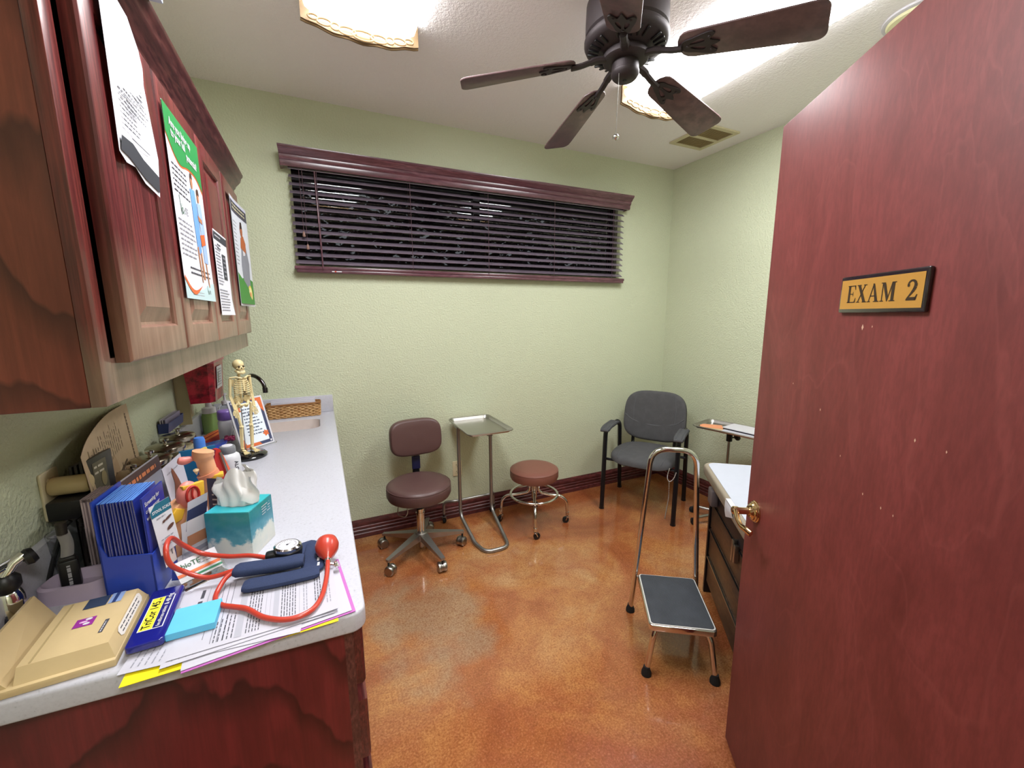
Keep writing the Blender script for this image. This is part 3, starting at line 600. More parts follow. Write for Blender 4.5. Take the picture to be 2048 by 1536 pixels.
# =============== operator stool with backrest ===============
st=thing('operator_stool','brown vinyl swivel stool with a backrest on a five-star caster base','stool',(.50,2.47,0))
vb=M['vinyl_brown']
g=G(); g.lathe([(0,.392),(.165,.392),(.192,.400),(.200,.418),(.200,.455),(.196,.470),(.180,.484),(.150,.489),(0,.486)],vb,n=56); g.tube([(.1965*math.cos(a),.1965*math.sin(a),.470) for a in [2*PI*k/56 for k in range(56)]],.0028,vb,n=6,closed=True); part('seat',g,st)
g=G()
def pad(u,v):
    a=(u-.5)*2; b=(v-.5)*2; return a,b
def padmesh(g,w,h,th,bend,m,T,n=18,ex=3.2,taper=0):
    pts=[]
    V=[];Fc=[];rings=[(0,1,.0),(0,.0,0)]
    prof=[(1.0,-.5),(1.0,0),(.985,.28),(.95,.42),(.88,.49),(.6,.53),(.0,.55)]
    full=[(.0,-.5),(.6,-.5),(.94,-.5)]+prof
    K=56
    for (s_,z) in full:
        for k in range(K):
            a=2*PI*k/K; c,sn=math.cos(a),math.sin(a); x=math.copysign(abs(c)**(2/ex),c)*w/2*s_; y=math.copysign(abs(sn)**(2/ex),sn)*h/2*s_
            x*=1+taper*(y/(h/2)); V.append((x,y,z*th+bend*(x/(w/2))**2))
    for i in range(len(full)-1):
        for k in range(K): Fc.append((i*K+k,i*K+(k+1)%K,(i+1)*K+(k+1)%K,(i+1)*K+k))
    g.add(V,Fc,m,T)
# back pad: faces the camera, plane tilted
Bp=Matrix.Translation((.035,.215,.715-.0))@Matrix.Rotation(R(3),4,'Z')@Matrix.Rotation(R(84),4,'X')
padmesh(g,.345,.245,.05,.02,vb,Bp,ex=3.6); part('backrest',g,st)
g=G(); g.box((.035,.24,.60),(.055,.006,.15),M['steel'],bev=.002); part('back_bracket',g,st)
g=G(); g.box((.035,.235,.53),(.055,.016,.09),mat('#20204a',.5,name='navy_plastic'),bev=.004); g.box((.03,.13,.385),(.05,.22,.008),M['blackm']); g.tube(fil([(.035,.12,.382),(.035,.243,.382),(.035,.243,.50)],.03),.012,M['blackm'],n=8,flat=2); part('back_post',g,st)
g=G(); g.lathe([(.012,.392),(.03,.385),(.03,.372),(.020,.365),(.020,.30),(.0,.30)],M['blackm'],n=24); g.lathe([(.028,.31),(.028,.30),(.024,.298),(.024,.285),(.028,.283),(.028,.275),(.025,.272),(.025,.12),(.0,.12)],M['chrome'],n=28); g.lathe([(.018,.12),(.018,.045),(.014,.04),(0,.04)],M['steel'],n=20); part('gas_column',g,st)
g=G(); g.lathe([(.036,.150),(.044,.140),(.046,.105),(.030,.095),(0,.095)],M['greymetal'],n=28)
angs=[R(140+72*k) for k in range(5)]
for a in angs:
    Tm=TR(0,0,0,rz=a); V=[(.02,-.026,.148),(.02,.026,.148),(.28,.013,.098),(.28,-.013,.098),(.02,-.022,.10),(.02,.022,.10),(.28,.010,.082),(.28,-.010,.082)]
    g.add(V,[(0,3,2,1),(4,5,6,7),(0,1,5,4),(1,2,6,5),(2,3,7,6),(3,0,4,7)],M['greymetal'],Tm)
part('star_base',g,st)
for k,a in enumerate(angs): caster(st,.27*math.cos(a),.27*math.sin(a),.09,.031,a+.9+k,M['steel'],M['black'],hood=True)
g=G(); g.tube(fil([(-.13,-.05,.392),(-.145,-.065,.37),(-.15,-.07,.325),(-.11,-.10,.315),(-.095,-.105,.345),(-.095,-.09,.392)],.015),.003,M['steel'],n=8); part('height_lever',g,st)
# =============== round stool ===============
s2=thing('round_stool','backless round stool with reddish brown vinyl seat and chrome foot ring','stool',(1.345,2.51,0))
vt=M['vinyl_tan']
g=G(); g.lathe([(0,.345),(.152,.345),(.170,.352),(.176,.366),(.176,.403),(.172,.416),(.157,.426),(.12,.431),(0,.430)],vt,n=56); g.tube([(.173*math.cos(a),.173*math.sin(a),.413) for a in [2*PI*k/56 for k in range(56)]],.0024,vt,n=6,closed=True); part('seat',g,s2)
g=G(); g.lathe([(.05,.346),(.05,.335),(.022,.32),(.020,.20),(.016,.19),(0,.19)],M['chrome'],n=24); part('column',g,s2)
an=[R(a) for a in (152,244,332,62)]
for a in an:
    g=G(); P=fil([(.03,0,.318),(.035,0,.235),(.12,0,.215),(.20,0,.208),(.238,0,.17),(.245,0,.07)],[.03,.03,.05,.04],6); g.tube(P,.0105,M['chrome'],n=12,T=TR(rz=a)); g.lathe([(.013,.085),(.013,.06),(0,.06)],M['chrome'],T=TR(rz=a)@TR(.246,0,0),n=14); part('leg',g,s2)
g=G(); g.tube([(.172*math.cos(a),.172*math.sin(a),.223) for a in [2*PI*k/48 for k in range(48)]],.0095,M['chrome'],n=10,closed=True); part('foot_ring',g,s2)
for k,a in enumerate(an): caster(s2,.246*math.cos(a),.246*math.sin(a),.075,.024,a+1.2*k+.8,M['chrome'],M['black'])
# =============== tray stand near back wall ===============
def tray(g,x0,x1,y0,y1,z,m,T=None,dep=.016,rad=.04):
    cx,cy=(x0+x1)/2,(y0+y1)/2; w,h=x1-x0,y1-y0
    o=rrect(w,h,rad,6,(cx,cy)); i1=rrect(w-.018,h-.018,rad-.006,6,(cx,cy)); i2=rrect(w-.034,h-.034,rad-.012,6,(cx,cy)); n=len(o)
    V=[(x,y,z) for x,y in o]+[(x,y,z) for x,y in i1]+[(x,y,z-dep) for x,y in i2]
    Fc=[]
    for L_ in (0,1):
        for k in range(n): Fc.append((L_*n+k,L_*n+(k+1)%n,(L_+1)*n+(k+1)%n,(L_+1)*n+k))
    Fc.append(tuple(range(2*n,3*n))); g.add(V,Fc,m,T); g.tube([(x,y,z) for x,y in o],.005,m,n=8,closed=True,T=T)
ms=thing('instrument_stand','empty steel tray stand on a U-shaped tube base by the back wall','tray stand',(.95,2.56,0))
g=G(); tray(g,.795,1.105,2.335,2.80,.782,M['steel']); part('tray',g,ms,world=True)
g=G(); Lp=[(.828,2.64,.77),(.828,2.64,.095),(.828,2.60,.055),(.835,2.34,.014),(.955,2.22,.014)]
P=fil([(.826,2.66,.765),(.826,2.66,.10),(.842,2.40,.013),(.868,2.27,.013),(1.03,2.27,.013),(1.055,2.40,.013),(1.066,2.66,.10),(1.066,2.66,.765)],[.06,.03,.06,.06,.03,.06],8); g.tube(P,.0125,M['greymetal'],n=12); part('tube_frame',g,ms,world=True)
g=G(); g.box((.946,2.66,.756),(.26,.02,.012),M['greymetal']); g.box((.946,2.56,.758),(.03,.40,.008),M['greymetal']); g.box((.83,2.70,.745),(.006,.12,.03),M['greymetal']); part('tray_bracket',g,ms,world=True)
g=G(); P=fil([(.735,2.775,.075),(.735,2.775,.17),(.80,2.72,.185),(1.09,2.72,.185),(1.13,2.775,.17),(1.13,2.775,.075)],[.05,.03,.03,.05],6); g.tube(P,.0105,M['greymetal'],n=10); part('rear_bar',g,ms,world=True)
msl=ms
def casterw(parent,x,y,*a,**k): return caster(parent,x-parent.location.x,y-parent.location.y,*a,**k)
casterw(ms,.735,2.775,.09,.024,1.0,M['greymetal'],M['rubber']); casterw(ms,1.13,2.775,.09,.024,2.2,M['greymetal'],M['rubber'])
# =============== second tray stand by the right wall ===============
m2=thing('instrument_stand','tray stand with papers and a black knob on its pole beyond the exam table','tray stand',(2.62,1.92,0),rz=R(14))
g=G(); tray(g,-.17,.10,-.30,.20,.722,M['steel']); part('tray',g,m2)
g=G(); g.tube([(0,0,.04),(0,0,.42)],.0125,M['steel'],n=14); g.tube([(0,0,.40),(0,0,.70)],.009,M['steel'],n=12); g.lathe([(.02,.0),(.02,.06),(0,.06)],M['blackm'],T=TR(0,0,.615),n=16); g.box((-.03,0,.703),(.14,.05,.008),M['steel']); part('pole',g,m2)
g=G(); g.tube([(0,0,.64),(.045,-.03,.64)],.005,M['black'],n=8); g.lathe([(.0,-.012),(.022,-.010),(.025,0),(.022,.010),(0,.012)],M['black'],T=TR(.05,-.033,.64,ry=R(70),rz=R(-30)),n=20); part('knob',g,m2)
for ax,ay in ((-.24,.08),(-.03,.23),(.16,-.16)):
    pass
inv=(Matrix.Translation(m2.location)@Matrix.Rotation(R(14),4,'Z')).inverted()
for i,(wx,wy) in enumerate(((2.372,1.964),(2.53,2.10),(2.77,1.76))):
    q=inv@Vector((wx,wy,0)); g=G(); g.tube([(0,0,.062),(q.x*.96,q.y*.96,.055)],.012,M['steel'],n=10); part('leg',g,m2); caster(m2,q.x,q.y,.06,.024,1+i,M['blackm'],M['rubber'])
TS=.722-.016
def tl(x,y,z=TS): return tuple((Matrix.Translation(m2.location)@Matrix.Rotation(R(14),4,'Z'))@Vector((x,y,z)))
for i,(x,y,rz,c,w,h,lb) in enumerate(((-.045,.115,.5,'#e0956c',.10,.15,'orange leaflet on top at the far end of the papered tray'),(-.06,.09,.15,'#c9aa82',.11,.17,'tan leaflet lying under the orange one on the tray'))):
    g=G(); g.box((0,0,0),(w,h,.0016),mat(c,.6)); o=solo('leaflet',g,lb,'leaflet',tl(x,y,TS+.0012+(1-i)*.002),rz=R(14)+rz)
g=G(); g.prism(rrect(.17,.25,.008),0,.004,M['paper']); g.box((-.03,-.11,.0045),(.05,.02,.0006),mat('#7fd6b0')); g.box((-.07,.08,.0045),(.02,.05,.0006),mat('#9aa8d8')); solo('paper_stack',g,'white papers with a green mark under the white folder on the tray','papers',tl(-.05,-.11,TS+.0005),rz=R(14)+.05)
t=thing('white_folder','white folder with a dark edge lying on papers on the tray','folder',tl(.01,-.10,TS+.006),rz=R(14)-.1)
g=G(); g.prism(rrect(.16,.24,.006),0,.008,M['black']); part('binding',g,t)
g=G(); g.prism(rrect(.166,.245,.006),.008,.013,M['white']); part('cover',g,t)
# =============== guest chair ===============
chx,chy=2.286,2.385; chrz=math.atan2(-.558,-.83)+PI/2   # local -Y is forward
ch=thing('guest_chair','grey fabric armchair with black metal frame in the back right corner','chair',(chx,chy,0),rz=chrz)
fb=M['fabric']; bm_=M['blackm']
for sx_ in (-1,1):
    g=G(); x=sx_*.268; P=fil([(x,-.245,.0),(x,-.205,.62),(x,-.14,.635),(x,.09,.635),(x,.17,.60),(x,.235,.0)],[.05,.03,.03,.05],6); g.tube(P,.0165,bm_,n=12,flat=1.35); part('side_frame',g,ch)
    g=G(); padT=Matrix.Translation((x,-.045,.652)); 
    g.grid(lambda u,v:(x+(u-.5)*.052,-.235+v*.29,.662-.030*max(0,.25-v)**1.1*4*.6-.02*max(0,v-.85)*4-.008*(2*u-1)**2),6,14,fb if 0 else mat('#4a4a4e',.7,name='arm_pad'))
    g.grid(lambda u,v:(x+(u-.5)*.052,-.235+v*.29,.640-.030*max(0,.25-v)**1.1*4*.6-.02*max(0,v-.85)*4),6,14,mat('#4a4a4e',.7,name='arm_pad'))
    ed=[]
    g.tube([(x+s_*.026,-.235+v*.29,.651-.030*max(0,.25-v)**1.1*2.4-.02*max(0,v-.85)*4) for s_ in (1,) for v in [k/14 for k in range(15)]]+[(x-.026,-.235+v*.29,.651-.030*max(0,.25-v)**1.1*2.4-.02*max(0,v-.85)*4) for v in [k/14 for k in range(14,-1,-1)]],.0125,mat('#4a4a4e',.7,name='arm_pad'),n=8,closed=True)
    part('armrest',g,ch)
g=G(); g.tube([(-.268,-.16,.385),(.268,-.16,.385)],.011,bm_,n=8); g.tube([(-.268,.17,.385),(.268,.17,.385)],.011,bm_,n=8); g.box((0,0,.393),(.40,.36,.012),bm_)
for sx_ in (-.17,.17): g.tube(fil([(sx_,.10,.385),(sx_,.235,.385),(sx_,.262,.56)],.05),.014,bm_,n=8)
part('cross_frame',g,ch)
g=G()
K=48
def seatz(x,y): return .45+.010*math.cos(x/.25*1.5)-.055*max(0,(-y-.12)/.13)**2*.5
V=[];full=[(0,-1),(.7,-1),(.93,-.9),(1,-.35),(1,.2),(.975,.65),(.92,.9),(.8,1),(.4,1),(0,1)]
for s_,z in full:
    for k in range(K):
        a=2*PI*k/K; c,sn=math.cos(a),math.sin(a); x=math.copysign(abs(c)**(2/3.4),c)*.248*s_; y=-.015+math.copysign(abs(sn)**(2/3.4),sn)*.235*s_; x*=1-.10*(y/.235 if y>0 else 0)
        V.append((x,y,seatz(x,y)-.032+.032*z))
Fc=[(i*K+k,i*K+(k+1)%K,(i+1)*K+(k+1)%K,(i+1)*K+k) for i in range(len(full)-1) for k in range(K)]
g.add(V,Fc,fb); se=part('seat',g,ch)
g=G()
for pts in ([(-.16,-.235,0),(-.17,-.1,0),(-.15,.2,0)],[(.16,-.235,0),(.17,-.1,0),(.15,.2,0)]):
    g.tube([(p.x,p.y,seatz(p.x,p.y)+.0005) for p in cr(pts,8)],.0015,mat('#5c5e62',.9),n=5)
part('seam',g,se)
g=G(); BT=Matrix.Translation((0,.268,.675))@Matrix.Rotation(R(90-9),4,'X')
padmesh(g,.50,.42,.055,.035,fb,BT,ex=3.4,taper=-.03); bk=part('backrest',g,ch)
g=G()
def bz_(x,y): return .0275+.035*(x/.25)**2+.0035
g.tube([BT@Vector((x,y,bz_(x,y)-.002)) for x,y in [(p.x,p.y) for p in cr([(-.235,.0,0),(-.16,-.05,0),(0,-.075,0),(.16,-.05,0),(.235,.0,0)],8)]],.0022,mat('#6e7074',.9),n=5)
for sx_ in (-1,1): g.tube([BT@Vector((x,y,bz_(x,y)-.002)) for x,y in [(sx_*.165,-.045),(sx_*.17,.06),(sx_*.155,.17)]],.0015,mat('#5c5e62',.9),n=5)
part('seam',g,bk)
for sx_,yy in ((-.268,-.245),(.268,-.245),(-.268,.235),(.268,.235)):
    g=G(); g.lathe([(.0195,0),(.0195,.006),(.014,.008)],M['rubber'],T=TR(sx_,yy,0),n=12); part('foot_cap',g,ch)
# bead chain
g=G(); Tc=Matrix.Translation((chx,chy,0))@Matrix.Rotation(chrz,4,'Z')
bp=cr([(.225,-.262,.43),(.215,-.268,.37),(.23,-.275,.34),(.255,-.272,.36),(.272,-.268,.41)],8)+cr([(.23,-.275,.34),(.232,-.272,.22),(.222,-.27,.12),(.215,-.268,.05)],10)
for p in bp: g.sphere(tuple(Tc@p),.0042,M['steel'],u=6,v=5)
for L_ in (bp[:33],bp[33:]): g.tube([Tc@p for p in L_],.001,M['steel'],n=5)
o=solo('bead_chain',g,'silver bead chain hanging beside the front leg of the grey chair','chain',tuple(Tc@Vector((.24,-.27,.34))),world=True)
# =============== exam table ===============
ex=Vector((1.836,1.43,0)); eu=Vector((-.617,-.787,0)).normalized(); ev=Vector((.787,-.617,0)).normalized()
EM=Matrix(((ev.x,eu.x,0,ex.x),(ev.y,eu.y,0,ex.y),(0,0,1,0),(0,0,0,1)))   # local x = depth away, y = towards viewer along face (mirrored frame ok)
et=thing('exam_table','exam table with drawers and white paper over its grey cushion behind the open door','exam table',tuple(ex))
EW,EL=.70,1.12
g=G(); g.span((.035,.0,.04),(EL,EW,.60),mat('#2a201d',.5,name='exam_body'),T=EM); g.span((.0,.0,.56),(.04,.03,.60),M['blackm'],T=EM); g.span((0,0,0.0),(.04,.02,.60),M['blackm'],T=EM); g.span((0.0,EW-.02,0),(.04,EW,.6),M['blackm'],T=EM); g.span((.06,.03,0),(EL-.05,EW-.03,.04),M['black'],T=EM); g.span((.005,.0,.55),(EL,EW,.682),mat('#1c1720',.5,name='exam_black'),T=EM,bev=.004)
part('body',g,et,world=True)
for z0,z1 in ((.075,.225),(.235,.385),(.395,.54)):
    g=G(); g.span((.008,.026,z0),(.036,EW-.026,z1),M['walnut'],T=EM,bev=.003); dr=part('drawer',g,et,world=True)
    g=G(); g.span((.001,.03,z1-.009),(.010,EW-.03,z1-.002),M['steel'] if z0<.1 else M['black'],T=EM); part('pull_rail',g,dr,world=True)
g=G(); g.prism(rrect(EL+.07,EW+.05,.05,8,(EL/2-.01,EW/2)),.682,.738,mat('#8f8474',.45,name='exam_vinyl'),T=EM,bev=.012); part('cushion',g,et,world=True)
g=G(); g.prism(rrect(EL+.04,EW+.02,.045,8,(EL/2-.006,EW/2+.004)),.738,.7402,mat('#b6bac6',.7,var=.03,name='exam_paper'),T=EM); 
part('table_paper',g,et,world=True)
g=G(); g.grid(lambda u,v:EM@Vector((-.047-.004*math.sin(v*3),.44+.10*u+.02*v,.735-.07*v*(1-u*.6))),6,6,M['white']); g.grid(lambda u,v:EM@Vector((-.047+.09*v,.44+.10*u,.735+.004)),4,4,M['white']); part('paper_end',g,et,world=True)
g=G(); g.box((-.012,.11,.60),(.035,.075,.085),mat('#6d6468',.4,name='grey_clip'),T=EM,bev=.008); part('side_latch',g,et,world=True)
g=G(); g.box((-.006,.47,.52),(.02,.016,.10),M['steel'],T=EM,bev=.003); g.box((-.006,.50,.52),(.02,.016,.08),M['steel'],T=EM,bev=.003); part('stirrup_bracket',g,et,world=True)
# =============== step stool with handrail ===============
sl=math.atan2(.83,.56); sp=thing('step_stool','chrome step stool with black tread and tall handrail on the stained floor','step stool',(1.374,1.2135,0),rz=sl-PI/2)
# local y = away along length, x = width (right)
g=G(); g.prism(rrect(.272,.35,.018,4),.206,.234,M['chrome'],bev=.004); part('platform',g,sp)
g=G(); g.prism(rrect(.262,.34,.015,4),.2341,.237,mat('#e6e4e2',.3,.3,name='tread_edge')); part('tread_trim',g,sp)
t=NT('ribbed_tread'); w=t.n('ShaderNodeTexWave',bands_direction='X'); w.inputs['Scale'].default_value=60; t.l(t.coords((1,1,1)),w.inputs['Vector']); t.bump(w.outputs['Fac'],.5,.002); t.set(Base_Color=t.mix(t.noise(t.coords((1,1,1)),14,4),'#2a2d33','#43474f'),Roughness=.7)
g=G(); g.prism(rrect(.252,.33,.012,4),.2371,.2392,t.m); part('tread',g,sp)
for sx_ in (-1,1):
    g=G(); P=fil([(sx_*.10,-.155,.212),(sx_*.115,-.165,.18),(sx_*.138,-.178,.02)],.03); g.tube(P,.0118,M['chrome'],n=12); lg=part('leg',g,sp)
    g=G(); g.lathe([(.021,0),(.021,.012),(.015,.028),(.013,.04)],M['rubber'],T=TR(sx_*.138,-.178,0),n=16); part('foot_cap',g,lg)
g=G(); P=fil([(-.158,.205,.015),(-.148,.185,.22),(-.103,.14,.86),(-.09,.138,.895),(.09,.138,.895),(.103,.14,.86),(.148,.185,.22),(.158,.205,.015)],[.05,.075,.06,.06,.075,.05],8)
P=fil([(-.158,.205,.015),(-.145,.187,.22),(-.100,.165,.893),(.100,.165,.893),(.145,.187,.22),(.158,.205,.015)],[.05,.075,.075,.05],10); g.tube(P,.0125,M['chrome'],n=14); hr=part('handrail',g,sp)
for sx_ in (-1,1):
    g=G(); g.lathe([(.022,0),(.022,.012),(.016,.028),(.014,.04)],M['rubber'],T=TR(sx_*.158,.206,0),n=16); part('foot_cap',g,hr)
    g=G(); g.sphere((sx_*.135,.17,.222),.006,M['steel'],u=8,v=6); g.sphere((sx_*.14,.176,.245),.005,M['steel'],u=8,v=6); part('bolt',g,sp)
#S2
# =============== base cabinet, counter, sink ===============
CZ=.917
bc=thing('base_cabinet','dark cherry base cabinet with drawers below the white counter','cabinet',(-.30,1.85,0))
g=G(); g.prism([(XL+.002,.888),(.0,.852),(.0,YB-.002),(XL+.002,YB-.002)],.09,.870,M['cherry_base'],holes=[[(-.44,2.37),(-.01,2.37),(-.01,2.72),(-.44,2.72)]]); part('body',g,bc,world=True)
g=G(); g.prism([(.0,.853),(.018,.852),(.018,YB-.002),(.0,YB-.002)],.09,.870,M['cherry_dark']); part('face_frame',g,bc,world=True)
g=G(); g.span((XL+.002,.95,0),(-.06,YB-.002,.092),M['black']); part('toe_kick',g,bc,world=True)
def panel_front(parent,name,x,y0,y1,z0,z1,m,knob=None,raised=True,fm=.055,th=.02):
    """raised panel door or drawer front facing +x"""
    T=Matrix(((0,0,1,x),(1,0,0,0),(0,1,0,0),(0,0,0,1)))
    g=G(); c=((y0+y1)/2,(z0+z1)/2); w,h=y1-y0,z1-z0
    q=lambda i:[(y0+i,z0+i),(y1-i,z0+i),(y1-i,z1-i),(y0+i,z1-i)]
    rings=[(0,0),(0,th-.005),(.003,th-.001),(.006,th),(fm-.004,th),(fm,th-.004),(fm+.001,th-.009),(fm+.006,th-.010),(fm+.034,th-.001),(fm+.036,th)] if raised else [(0,0),(0,th-.006),(.004,th-.001),(.008,th),(.02,th)]
    V=[];Fc=[]
    for i,z in rings:
        for a,b in q(min(i,min(w,h)/2-.002)): V.append((a,b,z))
    n=len(rings)
    for k in range(n-1):
        for j in range(4): Fc.append((k*4+j,k*4+(j+1)%4,(k+1)*4+(j+1)%4,(k+1)*4+j))
    Fc.append((4*n-4,4*n-3,4*n-2,4*n-1)); Fc.append((3,2,1,0)); g.add(V,Fc,m,T)
    return part(name,g,parent,world=True,sharp=20)
for (z0,z1) in ((.712,.862),(.515,.668),(.11,.475)): panel_front(bc,'drawer',.018,.862,1.30,z0,z1,M['drawer_wood'],raised=False)
for y0,y1 in ((1.32,1.68),(1.69,2.05)):
    panel_front(bc,'drawer',.018,y0,y1,.72,.862,M['drawer_wood'],raised=False); panel_front(bc,'door',.018,y0,y1,.11,.70,M['drawer_wood'])
for y0,y1 in ((2.07,2.43),(2.44,2.80)): panel_front(bc,'door',.018,y0,y1,.11,.862,M['drawer_wood'])
ct=thing('countertop','white speckled counter with integral sink and backsplash along the left wall','countertop',(-.28,1.8,CZ-.045))
cn=[(.0455-.03+.03*math.cos(a),.820+.03+.03*math.sin(a)) for a in [R(-93+9.3*k) for k in range(11)]]
hole=[(p[0],p[1]) for p in rrect(.385,.235,.045,6,(-.2275,2.543))]
g=G(); g.prism([(XL+.001,.858)]+cn+[(.051,YB-.001),(XL+.001,YB-.001)],CZ-.045,CZ,M['counter'],holes=[hole],bev=.007); part('worktop',g,ct,world=True)
bs=thing('backsplash','low white backsplash running along the left and back walls behind the counter','backsplash',(-.28,2.83,CZ+.0002))
g=G(); g.span((XL+.03,YB-.022,CZ),(.049,YB-.001,CZ+.105),M['counter'],bev=.003); part('back_strip',g,bs,world=True)
g=G(); g.span((XL+.001,.86,CZ),(XL+.021,YB-.001,CZ+.105),M['counter'],bev=.003); part('side_strip',g,bs,world=True)
g=G(); n=len(hole); i2=rrect(.34,.19,.06,6,(-.2275,2.543)); sm_=mat('#cfc2bd',.3,name='sink_bowl')
V=[(x,y,CZ-.002) for x,y in hole]+[(x,y,CZ-.125) for x,y in rrect(.365,.215,.05,6,(-.2275,2.543))]+[(x,y,CZ-.145) for x,y in i2]
g.add(V,[(L_*n+k,L_*n+(k+1)%n,(L_+1)*n+(k+1)%n,(L_+1)*n+k) for L_ in (0,1) for k in range(n)]+[tuple(range(2*n,3*n))],sm_); g.recalc=False
g.lathe([(0,CZ-.143),(.02,CZ-.143),(.024,CZ-.1445)],M['chrome'],T=TR(-.2275,2.543,0),n=20); part('sink_bowl',g,ct,world=True)
fa=thing('faucet','dark chrome gooseneck faucet curving over the sink','faucet',(-.402,2.69,CZ))
fm=mat('#5a5658',.12,1,name='dark_chrome')
g=G(); g.lathe([(.028,0),(.028,.008),(.02,.016),(.016,.05),(.013,.055)],fm,n=24); P=cr([(0,0,.04),(0,0,.17),(.008,-.004,.235),(.035,-.02,.276),(.07,-.045,.270),(.098,-.065,.24),(.108,-.075,.205)],7); g.tube(P,.0105,fm,n=12); g.lathe([(.013,-.014),(.0135,.014)],fm,T=TR(.108,-.075,.198),n=16); part('spout',g,fa)
g=G(); g.tube([(0,-.0,.035),(.0,-.05,.05)],.006,fm,n=8); g.sphere((0,-.055,.052),.009,fm); part('lever',g,fa)
# =============== wall cabinet ===============
UX,UZ0,UZ1,UY0,UY1=-.32,1.376,2.10,.868,2.39
uc=thing('wall_cabinet','cherry wall cabinet with four raised panel doors above the counter','cabinet',(-.46,1.63,UZ0))
g=G(); g.span((XL+.001,UY0,UZ0),(UX-.02,UY0+.012,UZ1),M['cherry_side'],bev=.002); part('side_panel',g,uc,world=True)
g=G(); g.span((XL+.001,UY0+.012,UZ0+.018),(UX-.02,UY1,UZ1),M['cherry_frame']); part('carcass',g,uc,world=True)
g=G(); fy=[UY0,.905,2.355,UY1]
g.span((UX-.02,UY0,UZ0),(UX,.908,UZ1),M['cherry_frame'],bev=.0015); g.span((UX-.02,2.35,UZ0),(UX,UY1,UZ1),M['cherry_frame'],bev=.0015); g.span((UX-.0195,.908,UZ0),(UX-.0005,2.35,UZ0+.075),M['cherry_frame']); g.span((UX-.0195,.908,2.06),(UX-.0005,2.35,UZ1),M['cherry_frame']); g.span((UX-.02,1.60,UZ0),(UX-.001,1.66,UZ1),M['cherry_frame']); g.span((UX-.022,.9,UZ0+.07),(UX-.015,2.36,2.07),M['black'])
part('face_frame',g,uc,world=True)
for y0,y1 in ((.925,1.262),(1.272,1.625),(1.640,1.985),(2.000,2.365)):
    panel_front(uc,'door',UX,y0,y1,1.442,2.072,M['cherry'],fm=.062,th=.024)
cp=[(0,0),(.010,.004),(.012,.018),(.018,.024),(.020,.032),(.034,.048),(.040,.056),(.044,.072),(.050,.078),(.052,.088),(0,.088)]
g=G(); L=len(cp); z0=2.082
ys=(UY0-.0,UY1)
V=[(UX+a,ys[0]-a,z0+b) for a,b in cp]+[(UX+a,ys[1]+a*.2,z0+b) for a,b in cp]
g.add(V,[(i,(i+1)%L,(i+1)%L+L,i+L) for i in range(L)]+[tuple(range(L)),tuple(range(L,2*L))[::-1]],M['cherry_dark'])
V=[(UX+a,ys[0]-a,z0+b) for a,b in cp]+[(XL,ys[0]-a,z0+b) for a,b in cp]
g.add(V,[(i,(i+1)%L,(i+1)%L+L,i+L) for i in range(L)],M['cherry_dark']); g.span((XL+.001,UY0,UZ1),(UX,UY1,z0+.086),M['cherry_dark'])
part('crown_molding',g,uc,world=True)
# things on top of the cabinet
t=thing('storage_box','pale blue and white box on top of the wall cabinet','box',(-.30,1.12,2.17))
g=G(); g.box((0,0,.05),(.11,.17,.10),mat('#c3d2ec',.5),bev=.002); part('body',g,t); g=G(); g.box((0,0,.107),(.116,.176,.016),M['white'],bev=.002); part('lid',g,t)
# =============== papers on the cabinet doors ===============
WPH=mat('#e4e4ee',.55,var=.02,name='notice_paper')
PX=UX+.0255
def wallpl(y,z,x=PX,bend=None): return plane((x,y,z),(0,1,0),(0,0,1),bend)
wv=lambda u,v:.004+.006*math.sin(u*30+1)*max(0,v-.10)*3+.004*math.sin(v*22)
s=Sheet(wallpl(.985,1.795,bend=wv),.205,.30,None,lift=.0008)
nn=[(0,.0)]
s.poly([(0,.01),(.03,.0),(.07,.004),(.12,-.012),(.203,-.018),(.205,.06),(.20,.20),(.205,.235),(.19,.262),(.15,.30),(0,.30)],WPH,0)
s.poly([(.004,.014),(.04,.012),(.12,-.004),(.199,-.010),(.199,.022),(.11,.030),(.06,.042),(.01,.040)],mat('#3c3e46',.6,name='toner'))
s.lines(.03,.06,.12,.13,8,M['ink'],.28,3); s.lines(.06,.10,.18,.20,10,M['ink'],.25,4); s.lines(.05,.17,.10,.215,5,M['ink'],.3,5); s.lines(.12,.14,.17,.19,5,M['ink'],.3,9)
s.rect(.03,.222,.10,.2245,M['ink']); s.rect(.10,.262,.16,.264,M['ink2']); s.rect(.13,.225,.16,.227,M['ink']); s.rect(.06,.05,.15,.052,M['ink'])
solo('paper_notice',s,'photocopied white notice with a black bottom band taped to the first cabinet door','notice',(PX+.005,1.09,1.94),world=True)
# poster with green header
GR=mat('#2f8f4c',.4,var=.05,name='poster_green'); GD=mat('#2c5a3a',.5,var=0,name='logo_green'); OR=mat('#d96b3a',.5,var=0,name='poster_orange'); SK=mat('#b27a5a',.6,var=0,name='print_skin'); SB=mat('#6f9fdc',.6,var=0,name='print_blue'); HB=mat('#4a3026',.6,var=0,name='print_hair')
s=Sheet(wallpl(1.287,1.566,x=PX+.002,bend=lambda u,v:.002+.012*max(0,.12-v)**1*u*3),.315,.452,WPH,8,12,lift=.0006)
hd=[(0,.452),(.315,.452),(.315,.325)]+[(p.x,p.y) for p in cr([(.315,.325,0),(.25,.350,0),(.17,.350,0),(.10,.338,0),(.05,.352,0),(0,.385,0)],5)][1:]
s.poly([(a,b-.004) for a,b in hd if b<.44]+[(0,.40),(.315,.40)] if 0 else [(.315,.30)]+[(p.x,p.y) for p in cr([(.315,.316,0),(.25,.344,0),(.17,.345,0),(.10,.333,0),(.05,.347,0),(0,.380,0)],5)]+[(0,.42),(.315,.42)],OR,.0005)
s.poly(hd,GR,.0011)
